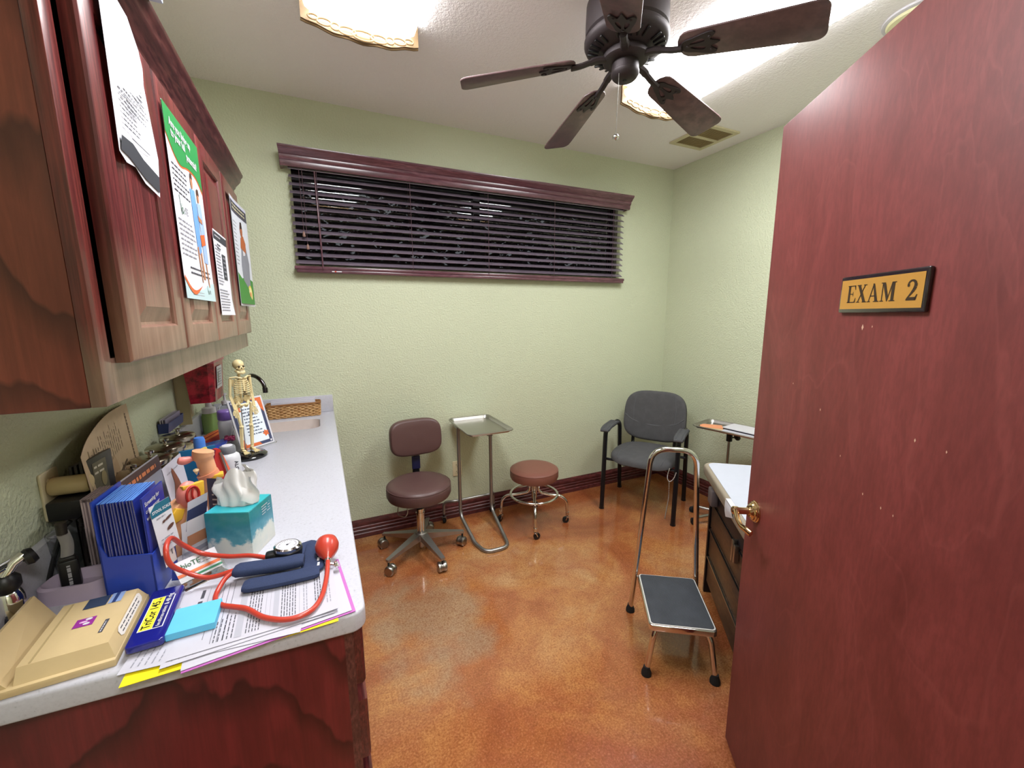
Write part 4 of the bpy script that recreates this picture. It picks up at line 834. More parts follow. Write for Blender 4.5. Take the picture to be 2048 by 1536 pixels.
for i,(tx,u,v) in enumerate((('Are you living up',.035,.420),('to your full',.040,.397),('potential?',.165,.380))): s.text(tx,u,v,.027,M['white'],bold=.0008,l=.0022)
s.lines(.018,.255,.165,.328,6,M['ink'],.30,11,word=.02)
def logo(u,v,sz,a=0):
    s.text('b',u,v,sz*1.25,GD,shear=.2,l=.0016); s.text('io',u+sz*.55,v-sz*.05,sz*.8,GD,l=.0016); s.text('TE',u+sz*1.15,v+.0,sz*.85,M['ink'],l=.0016); s.poly([(u-sz*.1,v+sz*1.1),(u+sz*.02,v+sz*1.15),(u+sz*.2,v-sz*.2),(u+sz*.1,v-sz*.3)],GD)
logo(.05,.222,.030)
s.lines(.018,.105,.165,.20,8,M['ink2'],.30,12,word=.025)
# standing couple print: two simple figures
s.poly([(.20,.135),(.215,.135),(.222,.06),(.20,.06)],SK); s.poly([(.17,.145),(.185,.15),(.19,.05),(.18,.05)],SK)
s.poly([(.165,.30),(.215,.305),(.225,.22),(.215,.13),(.175,.13),(.168,.2)],SB); s.ell(.19,.322,.012,.019,SK,.0014); s.poly([(.178,.330),(.202,.330),(.2,.345),(.182,.345)],HB,.0016)
s.poly([(.225,.275),(.27,.28),(.285,.21),(.28,.11),(.235,.11),(.232,.2)],mat('#9db6e6',.6,var=0)); s.ell(.245,.295,.011,.017,SK,.0014); s.poly([(.232,.30),(.26,.30),(.256,.317),(.237,.317)],HB,.0016); s.poly([(.215,.24),(.26,.235),(.262,.222),(.22,.225)],SK,.0017); s.poly([(.245,.11),(.258,.11),(.262,.04),(.25,.04)],SK); s.poly([(.215,.185),(.268,.195),(.27,.165),(.222,.155)],OR,.0017)
s.lines(.07,.062,.28,.088,2,M['ink'],.35,13,ragged=.02)
s.poly([(0,.0),(.315,.0),(.315,.055),(.26,.05),(.18,.030),(.10,.020),(.04,.030),(0,.050)],mat('#c3dbe0',.5,var=0),.0007)
s.poly([(p.x,p.y) for p in cr([(.0,.058,0),(.05,.030,0),(.10,.024,0),(.17,.040,0)],4)]+[(p.x,p.y) for p in cr([(.17,.040,0),(.10,.014,0),(.05,.018,0),(0,.048,0)],4)][1:],OR,.0016)
s.lines(.06,.008,.18,.022,2,M['ink2'],.3,14,ragged=.05); logo(.225,.025,.017); s.rect(.22,.006,.28,.0075,M['ink'])
solo('poster',s,'poster with a green header and a couple in blue on the second cabinet door','poster',(PX+.004,1.44,1.79),world=True)
s=Sheet(wallpl(1.685,1.525,bend=lambda u,v:.004+.02*max(0,.05-v)*(u/.2)*8*.6+.02*max(0,v-.26)*3),.218,.280,WPH,8,10,lift=.0007)
s.rect(.004,.250,.214,.274,mat('#3c3e46',.6,name='toner'),.0008); s.text('NOTICE',.02,.262,.012,M['white'],l=.0015) if 0 else s.lines(.02,.257,.14,.268,1,M['white'],.4,20,l=.0016)
s.rect(.11,.125,.17,.212,mat('#3c3e46',.6,name='toner'),.001); s.lines(.118,.13,.162,.207,5,M['ink2'],.4,21,l=.0018)
s.lines(.012,.10,.10,.235,13,M['ink2'],.4,22); s.lines(.012,.012,.19,.09,8,M['ink2'],.4,23); s.lines(.05,.22,.12,.243,2,M['ink'],.4,24)
solo('paper_notice',s,'printed white sheet with a black header and curled corner on the third cabinet door','notice',(PX+.004,1.79,1.665),world=True)
s=Sheet(wallpl(2.103,1.566,x=PX+.002,bend=lambda u,v:.002+.10*max(0,u-.08)**1.3),.315,.452,M['white'],10,10,lift=.0006)
s.rect(.008,.01,.307,.444,M['poster_sky'],.0006); s.rect(.008,.39,.307,.436,mat('#4c4a56',.5,var=0),.0010); s.lines(.03,.40,.28,.43,2,mat('#d8cfa8',.5,var=0),.4,30,word=.03,ragged=.1,l=.0018)
s.poly([(.008,.01),(.307,.01),(.307,.12),(.2,.135),(.1,.12),(.008,.14)],mat('#3c8a34',.5,var=.15,name='poster_grass'),.0010)
s.lines(.02,.17,.10,.36,12,M['ink2'],.3,31)
s.poly([(.13,.09),(.25,.085),(.27,.20),(.235,.27),(.15,.27),(.12,.18)],mat('#8b8d98',.6,var=.1),.0014); s.poly([(.16,.14),(.20,.12),(.21,.25),(.17,.26)],mat('#d6d4dc',.6,var=0),.0017)
s.poly([(.135,.255),(.225,.24),(.235,.285),(.20,.315),(.15,.30)],mat('#b4643a',.6,var=0),.0017); s.ell(.175,.335,.022,.03,mat('#a8603a',.6,var=0),.0019); s.poly([(.155,.34),(.195,.345),(.19,.372),(.165,.37)],mat('#2c1c18',.6,var=0),.0021)
s.ell(.235,.058,.038,.040,mat('#e4d43c',.5,var=0),.0017,n=20); s.ell(.235,.058,.029,.031,mat('#efe9b0',.5,var=0),.0019,n=20); s.ell(.235,.056,.018,.012,mat('#e09a5a',.5,var=0),.0022)
solo('poster',s,'purple and green poster of a person with crossed arms on the last cabinet door','poster',(PX+.004,2.26,1.79),world=True)
# =============== wall outlet with plug adapter ===============
outlet(Matrix(((0,0,1,XL),(1,0,0,1.302),(0,1,0,1.105),(0,0,0,1))),'ivory outlet on the left wall above the cream case',(XL,1.302,1.105))
t=thing('power_adapter','black plug adapter pushed into the outlet on the left wall','adapter',(XL+.008,1.325,1.11))
g=G(); g.lathe([(0,.007),(.020,.007),(.022,.010),(.022,.070),(.018,.078),(0,.079)],mat('#d2bc90',.35,name='plug_ivory'),T=TR(XL,1.297,1.123)@Matrix.Rotation(R(90),4,'Y'),n=28); part('ivory_plug',g,t,world=True)
g=G(); g.span((XL+.011,1.250,1.052),(XL+.074,1.318,1.098),M['black'],bev=.005); part('adapter_block',g,t,world=True)
g=G(); P=cr([(XL+.05,1.25,1.05),(XL+.035,1.245,1.03),(XL+.028,1.215,.985),(XL+.030,1.165,.935),(XL+.035,1.14,.9235),(XL+.06,1.12,.9225)],8); g.tube(P,.0045,M['black'],n=8); part('cord',g,t,world=True)
# =============== sharps container ===============
t=thing('sharps_container','red sharps container in a clear bracket on the left wall under the cabinet','sharps container',(XL,2.34,1.03))
g=G(); g.span((XL,2.29,1.03),(XL+.012,2.50,1.34),mat('#b9ab84',.3,name='bracket_beige'),bev=.003); g.span((XL+.01,2.29,1.03),(XL+.05,2.296,1.34),mat('#b9ab84',.3,name='bracket_beige')); g.span((XL+.03,2.37,1.05),(XL+.034,2.376,1.15),M['cream']); part('wall_bracket',g,t,world=True)
g=G(); V=[(-.548,2.255,1.13),(-.475,2.255,1.13),(-.458,2.275,1.13),(-.458,2.45,1.13),(-.548,2.45,1.13),(-.560,2.245,1.31),(-.468,2.245,1.31),(-.446,2.268,1.31),(-.446,2.46,1.31),(-.560,2.46,1.31)]
g.add(V,[(4,3,2,1,0),(5,6,7,8,9)]+[(i,(i+1)%5,(i+1)%5+5,i+5) for i in range(5)],M['sharps']); part('bin',g,t,world=True)
g=G(); g.span((-.564,2.24,1.31),(-.440,2.465,1.33),mat('#d8788a',.4,name='pink_lid'),bev=.004)
for k in range(8): g.span((-.458,2.26+.025*k,1.33),(-.442,2.268+.025*k,1.342),mat('#d8788a',.4,name='pink_lid'))
part('lid',g,t,world=True)
s=Sheet(plane((-.4505,2.30,1.185),(0,1,0),(.068,0,1)),.11,.105,M['white'],1,1,lift=.0005); s.lines(.01,.01,.10,.095,7,M['ink2'],.4,41); s.rect(.02,.03,.035,.08,mat('#5c6a30',.5,var=0)); part('warning_label',s,t,world=True)
# =============== wall card holder ===============
t=thing('card_holder','small blue card holder on the left wall above the glass jars','card holder',(XL+.03,2.10,1.06))
g=G(); g.add([(XL+.004,2.02,1.06),(XL+.035,2.02,1.06),(XL+.040,2.02,1.10),(XL+.004,2.02,1.10),(XL+.004,2.22,1.06),(XL+.035,2.22,1.06),(XL+.040,2.22,1.10),(XL+.004,2.22,1.10)],[(0,1,2,3),(7,6,5,4),(0,4,5,1),(1,5,6,2),(3,7,4,0)],mat('#2f3c74',.3)); part('tray',g,t,world=True)
for k in range(3):
    g=G(); g.box((XL+.012+.008*k,2.12,1.09),(.003,.19,.05),mat(('#c9c3cc','#a8a2ae','#8e86a0')[k],.6)); part('cards',g,t,world=True)
# =============== glass jars ===============
t=NT('jar_glass'); jg=t.set(Base_Color='#f2f0e4',Roughness=.03,Transmission_Weight=1.0,IOR=1.12)
def jar(x,y,label,fill,fh):
    j=thing('glass_jar',label,'jar',(x,y,CZ),group='glass canisters under the wall cabinet')
    g=G(); g.lathe([(0,.004),(.05,.004),(.054,.010),(.054,.120),(.050,.128),(.048,.128),(.048,.120),(.050,.118),(.050,.012),(.046,.008),(0,.008)],jg,n=40); part('glass_body',g,j)
    g=G(); g.lathe([(0,.128),(.054,.128),(.057,.132),(.057,.143),(.052,.149),(.030,.154),(0,.155)],mat('#9a9180',.22,1,name='jar_lid'),n=40); l=part('lid',g,j)
    g=G(); g.lathe([(.006,.153),(.006,.162),(.012,.166),(.012,.172),(0,.175)],M['chrome'],n=16); part('knob',g,l)
    g=G(); g.lathe([(0,.010),(.046,.010),(.047,fh),(.03,fh+.008),(0,fh+.004)],fill,n=24); part('contents',g,j)
    return j
cot=mat('#e6e0d6',.9,var=.1,name='cotton')
jar(-.53,1.52,'glass canister with metal lid, nearest of the row of four',mat('#c4ab84',.8,var=.2,name='sticks'),.08)
jar(-.53,1.665,'glass canister with metal lid, second nearest of the row of four',cot,.07)
jar(-.53,1.81,'glass canister with metal lid, third from the near end of the row',mat('#c9a58a',.8,var=.2,name='bandages'),.09)
jar(-.53,1.955,'glass canister with metal lid, farthest of the row beside the red pouch',mat('#d6cdbc',.8,var=.2,name='swabs'),.10)
def bottle(name,label,x,y,prof,m,cap,capm,extra=None,cat='bottle'):
    b=thing(name,label,cat,(x,y,CZ)); g=G(); g.lathe(prof,m,n=28); part('body',g,b); g=G(); g.lathe(cap,capm,n=24); part('cap',g,b); return b
bottle('small_bottle','small beige bottle with silver cap standing before the glass jars',-.455,1.72,[(0,0),(.026,0),(.028,.004),(.028,.085),(.014,.10),(.014,.112)],mat('#dcb896',.35),[(.017,.108),(.018,.132),(.015,.136),(0,.137)],M['chrome'])
bottle('small_bottle','small clear bottle with silver cap nearest the white flyer',-.455,1.58,[(0,0),(.026,0),(.028,.004),(.028,.085),(.014,.10),(.014,.112)],mat('#c8cacb',.3),[(.017,.108),(.018,.128),(.015,.132),(0,.133)],M['chrome'])
b=bottle('alcohol_bottle','white translucent squeeze bottle with a grey cap and black ALCOHOL lettering','dummy',0,[(0,0),(.034,0),(.037,.004),(.037,.092),(.033,.104),(.022,.112),(.022,.116)],mat('#cfd0d4',.3,name='frosted_plastic'),[(.0235,.112),(.0245,.116),(.0245,.134),(.021,.139),(.006,.1395),(.005,.142),(0,.142)],mat('#77797e',.4)) if 0 else None
def alc():
    b=thing('alcohol_bottle','frosted squeeze bottle with a grey cap and black ALCOHOL lettering','bottle',(-.333,1.735,CZ))
    g=G(); g.lathe([(0,0),(.034,0),(.037,.004),(.037,.094),(.034,.106),(.024,.114),(.024,.118)],mat('#cfd0d4',.3,name='frosted_plastic'),n=32); part('body',g,b)
    g=G(); g.lathe([(.0245,.114),(.0255,.118),(.0255,.135),(.022,.140),(.018,.141)],mat('#77797e',.4),n=28); g.lathe([(.018,.1405),(.016,.143),(0,.143)],M['white'],n=20); part('cap',g,b)
    def fn(u,v): a=R(-62)+u/.0375; return Vector((.0376*math.cos(a),.0376*math.sin(a),v))
    s=Sheet(fn,.03,.09,None,lift=.0002); s.text('ALCOHOL',.012,.088,.019,M['ink'],bold=.0004,rot=-PI/2); part('lettering',s,b)
alc()
b=bottle('lotion_bottle','white bottle with a purple cap beside the framed sign',-.425,2.27,[(0,0),(.032,0),(.035,.005),(.035,.115),(.030,.128)],M['white'],[(.031,.126),(.034,.13),(.034,.165),(.030,.170),(0,.171)],mat('#8a6cc0',.35))
bottle('soap_bottle','green bottle with a white top behind the red sharps container',-.55,2.56,[(0,0),(.034,0),(.036,.005),(.036,.09),(.030,.11)],mat('#7f9a58',.3),[(.031,.108),(.03,.135),(.014,.142),(.012,.165),(0,.166)],M['white'])
b=bottle('pump_bottle','clear pump bottle standing behind the framed sign',-.465,2.50,[(0,0),(.030,0),(.033,.005),(.033,.14),(.014,.16)],M['clear'],[(.016,.158),(.016,.176),(.006,.178),(.005,.205),(.012,.207),(.012,.214),(0,.215)],M['white'])
# =============== red pouch, blue box, blue cylinder ===============
t=thing('zipper_pouch','red and orange striped zipper pouch lying beyond the glass jars','pouch',(-.522,2.34,CZ+.0005),rz=R(62))
g=G(); rd=mat('#9c1f1c',.6); og=mat('#d8763a',.6)
for k,(mm,w) in enumerate(((rd,.064),(og,.055),(rd,.038),(og,.020))):
    g.grid(lambda u,v,w=w,k=k:(-.10+.22*u,(v-.5)*2*w*(1-.25*(1-u)**2)*math.sqrt(max(0,1-max(0,(u-.8)/.2)**2)),.006+.0012*k+.045*math.sqrt(max(0,1-(2*v-1)**2))*(.35+.65*u)*math.sqrt(max(0,1-max(0,(u-.8)/.2)**2))),16,12,mm)
part('fabric_body',g,t); g=G(); g.tube([(-.10,-.05,.01),(.0,-.060,.012),(.08,-.06,.012),(.12,0,.012),(.08,.06,.012),(0,.06,.012)],.005,mat('#5c1418',.5),n=8); part('zipper_edge',g,t)
t=thing('blue_case','bright blue hinged plastic case behind the alcohol bottle','case',(-.443,2.088,CZ),rz=.05)
g=G(); g.box((0,0,.02),(.11,.13,.04),mat('#2447b8',.25,coat=.3),bev=.006); part('base',g,t); g=G(); g.box((-.008,.0,.052),(.115,.14,.012),mat('#2c4cae',.25,coat=.3),T=TR(ry=R(-8)),bev=.004); part('lid',g,t)
g=G()
for k in range(26): g.sphere((rnd.uniform(.03,.065),rnd.uniform(.03,.075),rnd.uniform(.06,.072)),.007,mat('#8a2a50',.7),u=6,v=5)
o=solo('beaded_trinket',g,'dark pink beaded trinket lying on the blue plastic case','trinket',(-.443,2.088,CZ),rz=.05)
t=thing('blue_tube','upright light blue plastic tube behind the orange anatomy model','tube',(-.385,1.62,CZ)); g=G(); g.lathe([(0,0),(.016,0),(.016,.20),(.013,.21),(0,.21)],mat('#4478cc',.35),n=24); part('tube_body',g,t)
g=G(); g.box((0,0,.08),(.10,.008,.16),mat('#1c6c9c',.35)); solo('teal_card',g,'teal card standing beside the blue tube','card',(-.405,1.672,CZ+.0),rz=.35)
# =============== wicker basket with envelopes ===============
t=thing('wicker_basket','small tan wicker basket on the back ledge of the sink','basket',(-.17,2.765,CZ))
g=G(); bw,bd,bh=.29,.085,.078; wk=M['wicker']
rows=9
for r_ in range(rows):
    z=.006+bh*r_/rows; e=.002*r_/rows*4; P=[]
    outer=rrect(bw-.012+e,bd-.012+e,.016,3); nP=len(outer)
    # resample the outline evenly and weave in and out
    per=[];tot=0
    for i in range(nP): a=Vector(outer[i]);b_=Vector(outer[(i+1)%nP]); per.append((a,b_,(b_-a).length)); tot+=(b_-a).length
    N=72
    for k in range(N):
        d_=tot*k/N
        for a,b_,l_ in per:
            if d_<=l_: q=a+(b_-a)*(d_/max(l_,1e-6)); nn_=Vector(((b_-a).y,-(b_-a).x)).normalized() if l_>1e-6 else Vector((0,0)); break
            d_-=l_
        off=.0028*(1 if (k//2+r_)%2 else -1); P.append((q.x+nn_.x*off,q.y+nn_.y*off,z))
    g.tube(P,.0042,wk,n=6,closed=True)
part('woven_sides',g,t)
g=G(); o_=rrect(bw,bd,.02,4)
for ph in (0,1): g.tube([(x*(1+.004*math.sin(i*1.2+ph*3)),y,bh+.003+.003*math.cos(i*1.2+ph*3)) for i,(x,y) in enumerate([(p.x,p.y) for p in cr([(a,b,0) for a,b in o_],2,True)])],.0045,mat('#8a5c30',.6),n=6,closed=True)
g.prism(rrect(bw-.02,bd-.02,.014,3),.001,.006,wk); part('braided_rim',g,t)
for k in range(3):
    g=G(); g.box((0,-.024+.018*k,.045),(.235,.012,.08),M['paper'],T=TR(0,0,.008+.008*k,rz=.01*(k-1)),bev=.001)
    o=solo('paper_towel_pack',g,('front','middle','rear')[k]+' white folded paper bundle in the wicker basket','paper bundle',(-.17,2.765,CZ+.005)); o['group']='paper bundles in the wicker basket'
# =============== framed sign on easel ===============
t=thing('acrylic_sign','white bordered sign with navy and orange print leaning behind the skeleton','sign',(-.32,2.20,CZ))
# corners from its footprint
A=Vector((-.352,2.11,CZ+.004)); B=Vector((-.232,2.22,CZ+.004)); du=(B-A).normalized(); nrm=Vector((du.y,-du.x,0)); up=(Vector((0,0,1))-nrm*.18*1.0).normalized(); 
lean=R(16); up=(Vector((0,0,math.cos(lean)))-nrm*math.sin(lean)); SWd,SHt=.163,.235
s=Sheet(plane(A,du,up),SWd,SHt,M['white'],1,1,thick=.004,lift=.0006)
nb=mat('#3c4262',.4,var=0); ob_=mat('#d4693a',.4,var=0)
s.rect(.008,.008,SWd-.008,SHt-.008,nb,.0006); s.rect(.022,.022,SWd-.022,SHt-.022,mat('#dfe6ee',.4,var=0),.0009)
s.poly([(.09,SHt-.008),(SWd-.008,SHt-.008),(SWd-.008,SHt-.08),(SWd-.022,SHt-.06),(SWd-.03,SHt-.022)],ob_,.0013); s.poly([(.008,.06),(.022,.05),(.03,.022),(.09,.022),(.10,.008),(.008,.008)],ob_,.0013)
for u,v in ((.035,SHt-.05),(SWd-.03,.055)): s.poly([(u+.017*(1 if k%2 else .6)*math.cos(k*PI/5),v+.017*(1 if k%2 else .6)*math.sin(k*PI/5)) for k in range(10)],ob_,.0014)
for u,v in ((.016,SHt-.016),(SWd-.016,.016)): s.ell(u,v,.005,.005,M['white'],.002)
s.lines(.05,.055,.135,.19,9,mat('#5a6478',.5,var=0),.35,51,word=.014,l=.0016); s.lines(.075,.15,.13,.165,1,mat('#2c3450',.5,var=0),.6,52,word=.014,l=.0017); part('printed_panel',s,t,world=True)
g=G(); back=nrm*-1
for q in (A,B): g.tube([q+up*.004-nrm*-.0,q+up*.12-nrm*.006,q-nrm*.085+Vector((0,0,.0))],.002,M['clear'],n=6)
g.tube([A+nrm*.012+Vector((0,0,.002)),B+nrm*.012+Vector((0,0,.002))],.003,M['clear'],n=6); part('easel_wire',g,t,world=True)
# =============== skeleton model ===============
SKX,SKY=-.315,2.035
t=thing('skeleton_model','small ivory human skeleton model on a round black stand on the counter','skeleton model',(SKX,SKY,CZ),rz=R(35))
g=G(); g.lathe([(0,0),(.066,0),(.070,.003),(.070,.010),(.062,.018),(.035,.022),(0,.023)],mat('#0f0f11',.12,coat=.6,name='gloss_black'),n=40); part('stand_base',g,t)
bn=M['bone']; S=.398/1.70; zb=.022
def sk(x,y,z): return (x*S,y*S,zb+z*S)   # human-size metres, front = -y
g=G(); g.tube([sk(0,.09,0),sk(0,.09,1.0),sk(0,.03,1.02)],.0022,M['steel'],n=8); part('support_rod',g,t)
g=G(); g.sphere(sk(0,.02,1.63),(.085*S,.105*S,.092*S),bn,u=20,v=14); g.sphere(sk(0,-.045,1.575),(.058*S,.045*S,.055*S),bn); g.tube([sk(-.058,.0,1.53),sk(-.045,-.06,1.49),sk(0,-.085,1.485),sk(.045,-.06,1.49),sk(.058,.0,1.53)],0.0261*S,bn,n=8)
for sx_ in (-1,1): g.sphere(sk(sx_*.034,-.078,1.60),(.02*S,.014*S,.018*S),mat('#4a3a26',.8)); g.sphere(sk(sx_*.055,-.055,1.57),(.02*S,.02*S,.01*S),bn,u=8,v=6)
g.sphere(sk(0,-.088,1.57),(.010*S,.008*S,.016*S),mat('#4a3a26',.8),u=8,v=6); g.box(sk(0,-.085,1.52),(.05*S,.02*S,.012*S),mat('#f0e6c8',.4)); part('skull',g,t)
g=G()
for k in range(22):
    z=.98+k*.0235; yy=.045+.02*math.sin((z-1)*7); g.sphere(sk(0,yy,z),(.022*S,.022*S,.010*S),bn,u=8,v=6); g.box(sk(0,yy+.03,z-.005),(.008*S,.04*S,.010*S),bn)
g.tube([sk(0,.045,.97),sk(0,.02,1.5)],0.0174*S,bn,n=8); part('spine',g,t)
g=G()
for k in range(10):
    z=1.40-.036*k; w=.075+.055*math.sin(min(1,(k+1)/6)*PI/2); dp=.095+.02*math.sin(k/9*PI); P=[]
    for j in range(13):
        a=PI/2+PI*2*(j/12)*.5*1.0
    for sd in (-1,1):
        P=[sk(sd*w*math.sin(a)*1.0,.045-.02-dp*(1-math.cos(a))*.62 if 1 else 0,z-.030*a/PI*(1 if k<7 else .2)-.02*math.sin(a)) for a in [PI*q/10 for q in range(11 if k<7 else 8)]]
        P=[sk(sd*w*math.sin(a),.05-.075*(1-math.cos(a))-.0,z-.055*math.sin(a/2)) for a in [PI*.95*q/10 for q in range(11 if k<7 else 8)]]
        g.tube(P,0.0090*S,bn,n=6)
g.add([sk(-.018,-.105,1.36),sk(.018,-.105,1.36),sk(.012,-.105,1.16),sk(-.012,-.105,1.16),sk(-.018,-.09,1.36),sk(.018,-.09,1.36),sk(.012,-.09,1.16),sk(-.012,-.09,1.16)],[(0,1,2,3),(4,7,6,5),(0,4,5,1),(3,2,6,7),(0,3,7,4),(1,5,6,2)],bn)
for sd in (-1,1): g.tube([sk(sd*.02,-.095,1.39),sk(sd*.10,-.06,1.42),sk(sd*.175,.0,1.41)],0.0145*S,bn,n=6); g.add([sk(sd*.06,.075,1.36),sk(sd*.16,.06,1.39),sk(sd*.10,.08,1.22)],[(0,1,2)],bn)
part('rib_cage',g,t)
g=G()
for sd in (-1,1): g.sphere(sk(sd*.085,.02,1.0),(.065*S,.02*S,.07*S),bn); g.tube([sk(sd*.09,.0,.96),sk(sd*.06,-.03,.90),sk(0,-.045,.90)],0.0232*S,bn,n=8); g.tube([sk(sd*.09,.0,.95),sk(sd*.07,.03,.85),sk(sd*.03,-.02,.87)],0.0203*S,bn,n=8)
g.sphere(sk(0,.055,.97),(.04*S,.02*S,.05*S),bn); part('pelvis',g,t)
for sd in (-1,1):
    g=G(); sh=sk(sd*.165,.01,1.38); el=sk(sd*.185,.03,1.09); wr=sk(sd*.165,-.045,.84)
    g.sphere(sh,.024*S,bn,u=10,v=8); g.tube([sh,el],[.025*S,.022*S],bn,n=8); g.sphere(el,.022*S,bn,u=10,v=8); 
    e2=Vector(el);w2=Vector(wr); g.tube([e2+Vector((.012*S,0,0)),w2+Vector((.012*S,0,0))],0.0130*S,bn,n=6); g.tube([e2-Vector((.012*S,0,0)),w2-Vector((.012*S,0,0))],0.0130*S,bn,n=6); g.sphere(wr,(.022*S,.014*S,.02*S),bn,u=8,v=6)
    for q in range(5):
        o_=(q-2)*.014*S; l_=(.10,.145,.155,.145,.125)[q]*S; g.tube([w2+Vector((o_*.6,0,-.01*S)),w2+Vector((o_*1.5,-.01*S,-l_*.5)),w2+Vector((o_*1.6,-.03*S,-l_))],0.0080*S,bn,n=5)
    part('arm',g,t)
for sd in (-1,1):
    g=G(); hp=sk(sd*.10,.0,.93); kn=sk(sd*.085,-.02,.50); ak=sk(sd*.08,.03,.08)
    g.sphere(hp,.027*S,bn,u=10,v=8); g.tube([hp,sk(sd*.135,.0,.90),kn],[.026*S,.028*S,.024*S],bn,n=8); g.sphere(kn,(.038*S,.032*S,.035*S),bn); g.sphere((kn[0],kn[1]-.03*S,kn[2]),.02*S,bn,u=8,v=6)
    g.tube([kn,ak],[.030*S,.019*S],bn,n=8); g.tube([(kn[0]+sd*.03*S,kn[1],kn[2]-.03*S),(ak[0]+sd*.028*S,ak[1],ak[2])],0.0101*S,bn,n=6); g.sphere(ak,.028*S,bn,u=10,v=8)
    g.sphere(sk(sd*.08,.06,.035),(.025*S,.04*S,.03*S),bn); g.sphere(sk(sd*.085,-.02,.045),(.03*S,.06*S,.022*S),bn)
    for q in range(5): x_=(q-2)*.014; g.tube([sk(sd*.085+x_*.6,-.04,.035),sk(sd*.09+x_*1.3,-.11,.018),sk(sd*.09+x_*1.6,-.155+.008*abs(q-1),.012)],0.0109*S,bn,n=5)
    part('leg',g,t)
# =============== tissue box ===============
t=thing('tissue_box','cube tissue box with teal cloud print and a tissue pulled up','tissue box',(-.232,1.185,CZ),rz=R(-42))
a0=Vector((-.191,1.129)); 
t.location=(-.236,1.181,CZ); t.rotation_euler=(0,0,math.atan2(1.129-1.235,-.191+.300))
bs=.108; hb=.122
cxy=Vector((-.191,1.129))+Vector((math.cos(t.rotation_euler[2]),math.sin(t.rotation_euler[2])))*(-bs/2)+Vector((-math.sin(t.rotation_euler[2]),math.cos(t.rotation_euler[2])))*(bs/2)
t.location=(-.222,1.2115,CZ); t.rotation_euler=(0,0,R(-21.7))
g=G(); g.box((0,0,hb/2),(bs,bs,hb),M['tissuebox'],bev=.0015); part('carton',g,t)
g=G(); g.prism(rrect(bs-.003,bs-.003,.002,2),hb,hb+.0008,M['tissuetop'],holes=[[(.038*math.cos(2*PI*k/24),.024*math.sin(2*PI*k/24)) for k in range(24)]]); part('top_panel',g,t)
s=Sheet(plane((bs/2+.0006,-.03,.085),(0,1,0),(0,0,1)),.08,.03,None,lift=.0003); s.text('Kleenex',.028,.018,.013,M['white'],shear=.3,bold=.0002) if 0 else s.lines(.03,.0,.075,.028,4,M['white'],.3,61,word=.03); part('label_print',s,t)
t_=NT('tissue_paper'); t_.bump(t_.noise(t_.coords((1,1,1)),60,3),.25,.003); tp=t_.set(Base_Color='#f0eff0',Roughness=.9,Transmission_Weight=.0)
g=G()
def tis(u,v):
    a=2*PI*u; k=v; rr_=(.030+.012*k*(1-k)*4*.6)*(1-.25*k)+.006*math.sin(a*5+3*k)*k+.003*math.sin(a*11+5*k)
    x=rr_*1.25*math.cos(a)*(1+.45*k); y=rr_*.62*math.sin(a)*(1-.55*k*k); z=hb-.01+.088*k+.020*k*math.cos(a+.3)+.012*k*math.sin(3*a)
    return (x-.012*k+.004*math.sin(9*v+a),y+.006*k,z)
g.grid(tis,72,22,tp)
g.grid(lambda u,v:(-.035+.085*u+.006*math.sin(6*v),-.012+.03*v*(1-u)+.010*math.sin(7*u+3*v),hb+.01+.075*v*(.35+.65*u)+.006*math.sin(12*u)),24,16,tp)
g.recalc=False; o=part('tissue',g,t,sharp=180)
# =============== papers at the near end ===============
def flat_sheet(name,label,cat,c,w,h,rz,z,m=M['paper'],curl=0,prints=None,th=.0004,group=None):
    ca,sa=math.cos(rz),math.sin(rz); o=Vector((c[0]-ca*w/2+sa*h/2,c[1]-sa*w/2-ca*h/2,z))
    b=(lambda u,v:curl*max(0,u/w-.7)**2*10) if curl else None
    s=Sheet(plane(o,(ca,sa,0),(-sa,ca,0),b),w,h,m,6,6,thick=th,lift=.0005)
    if prints: prints(s)
    return solo(name,s,label,cat,(c[0],c[1],z),world=True,group=group)
pk=mat('#b565b0',.5,var=0); yl=mat('#f2de1e',.5,var=0)
c0=Vector((-.155,.955))
flat_sheet('file_folder','yellow folder under the pile of forms at the near counter end','folder',(-.178,.925),.335,.235,R(1.3),CZ+.0010,yl,th=.0008)
flat_sheet('paper_sheet','pink-edged sheet near the bottom of the pile of forms','paper',(-.128,.915),.285,.216,R(6.5),CZ+.0026,pk,th=.001)
flat_sheet('paper_sheet','white sheet lying right on the pink-edged sheet','paper',(-.132,.918),.279,.214,R(6.5),CZ+.0042)
def pr0(s): s.lines(.01,.01,.07,.2,6,M['ink2'],.2,71,vert=True); s.rect(.0,.0,.0,.0,M['ink'])
flat_sheet('paper_sheet','white form sticking out to the left under the blue case','paper',(-.205,.925),.279,.216,R(-5),CZ+.0056,prints=pr0)
flat_sheet('paper_sheet','white form second from the top of the pile','paper',(-.160,.930),.279,.216,R(4.0),CZ+.0070,prints=pr0)
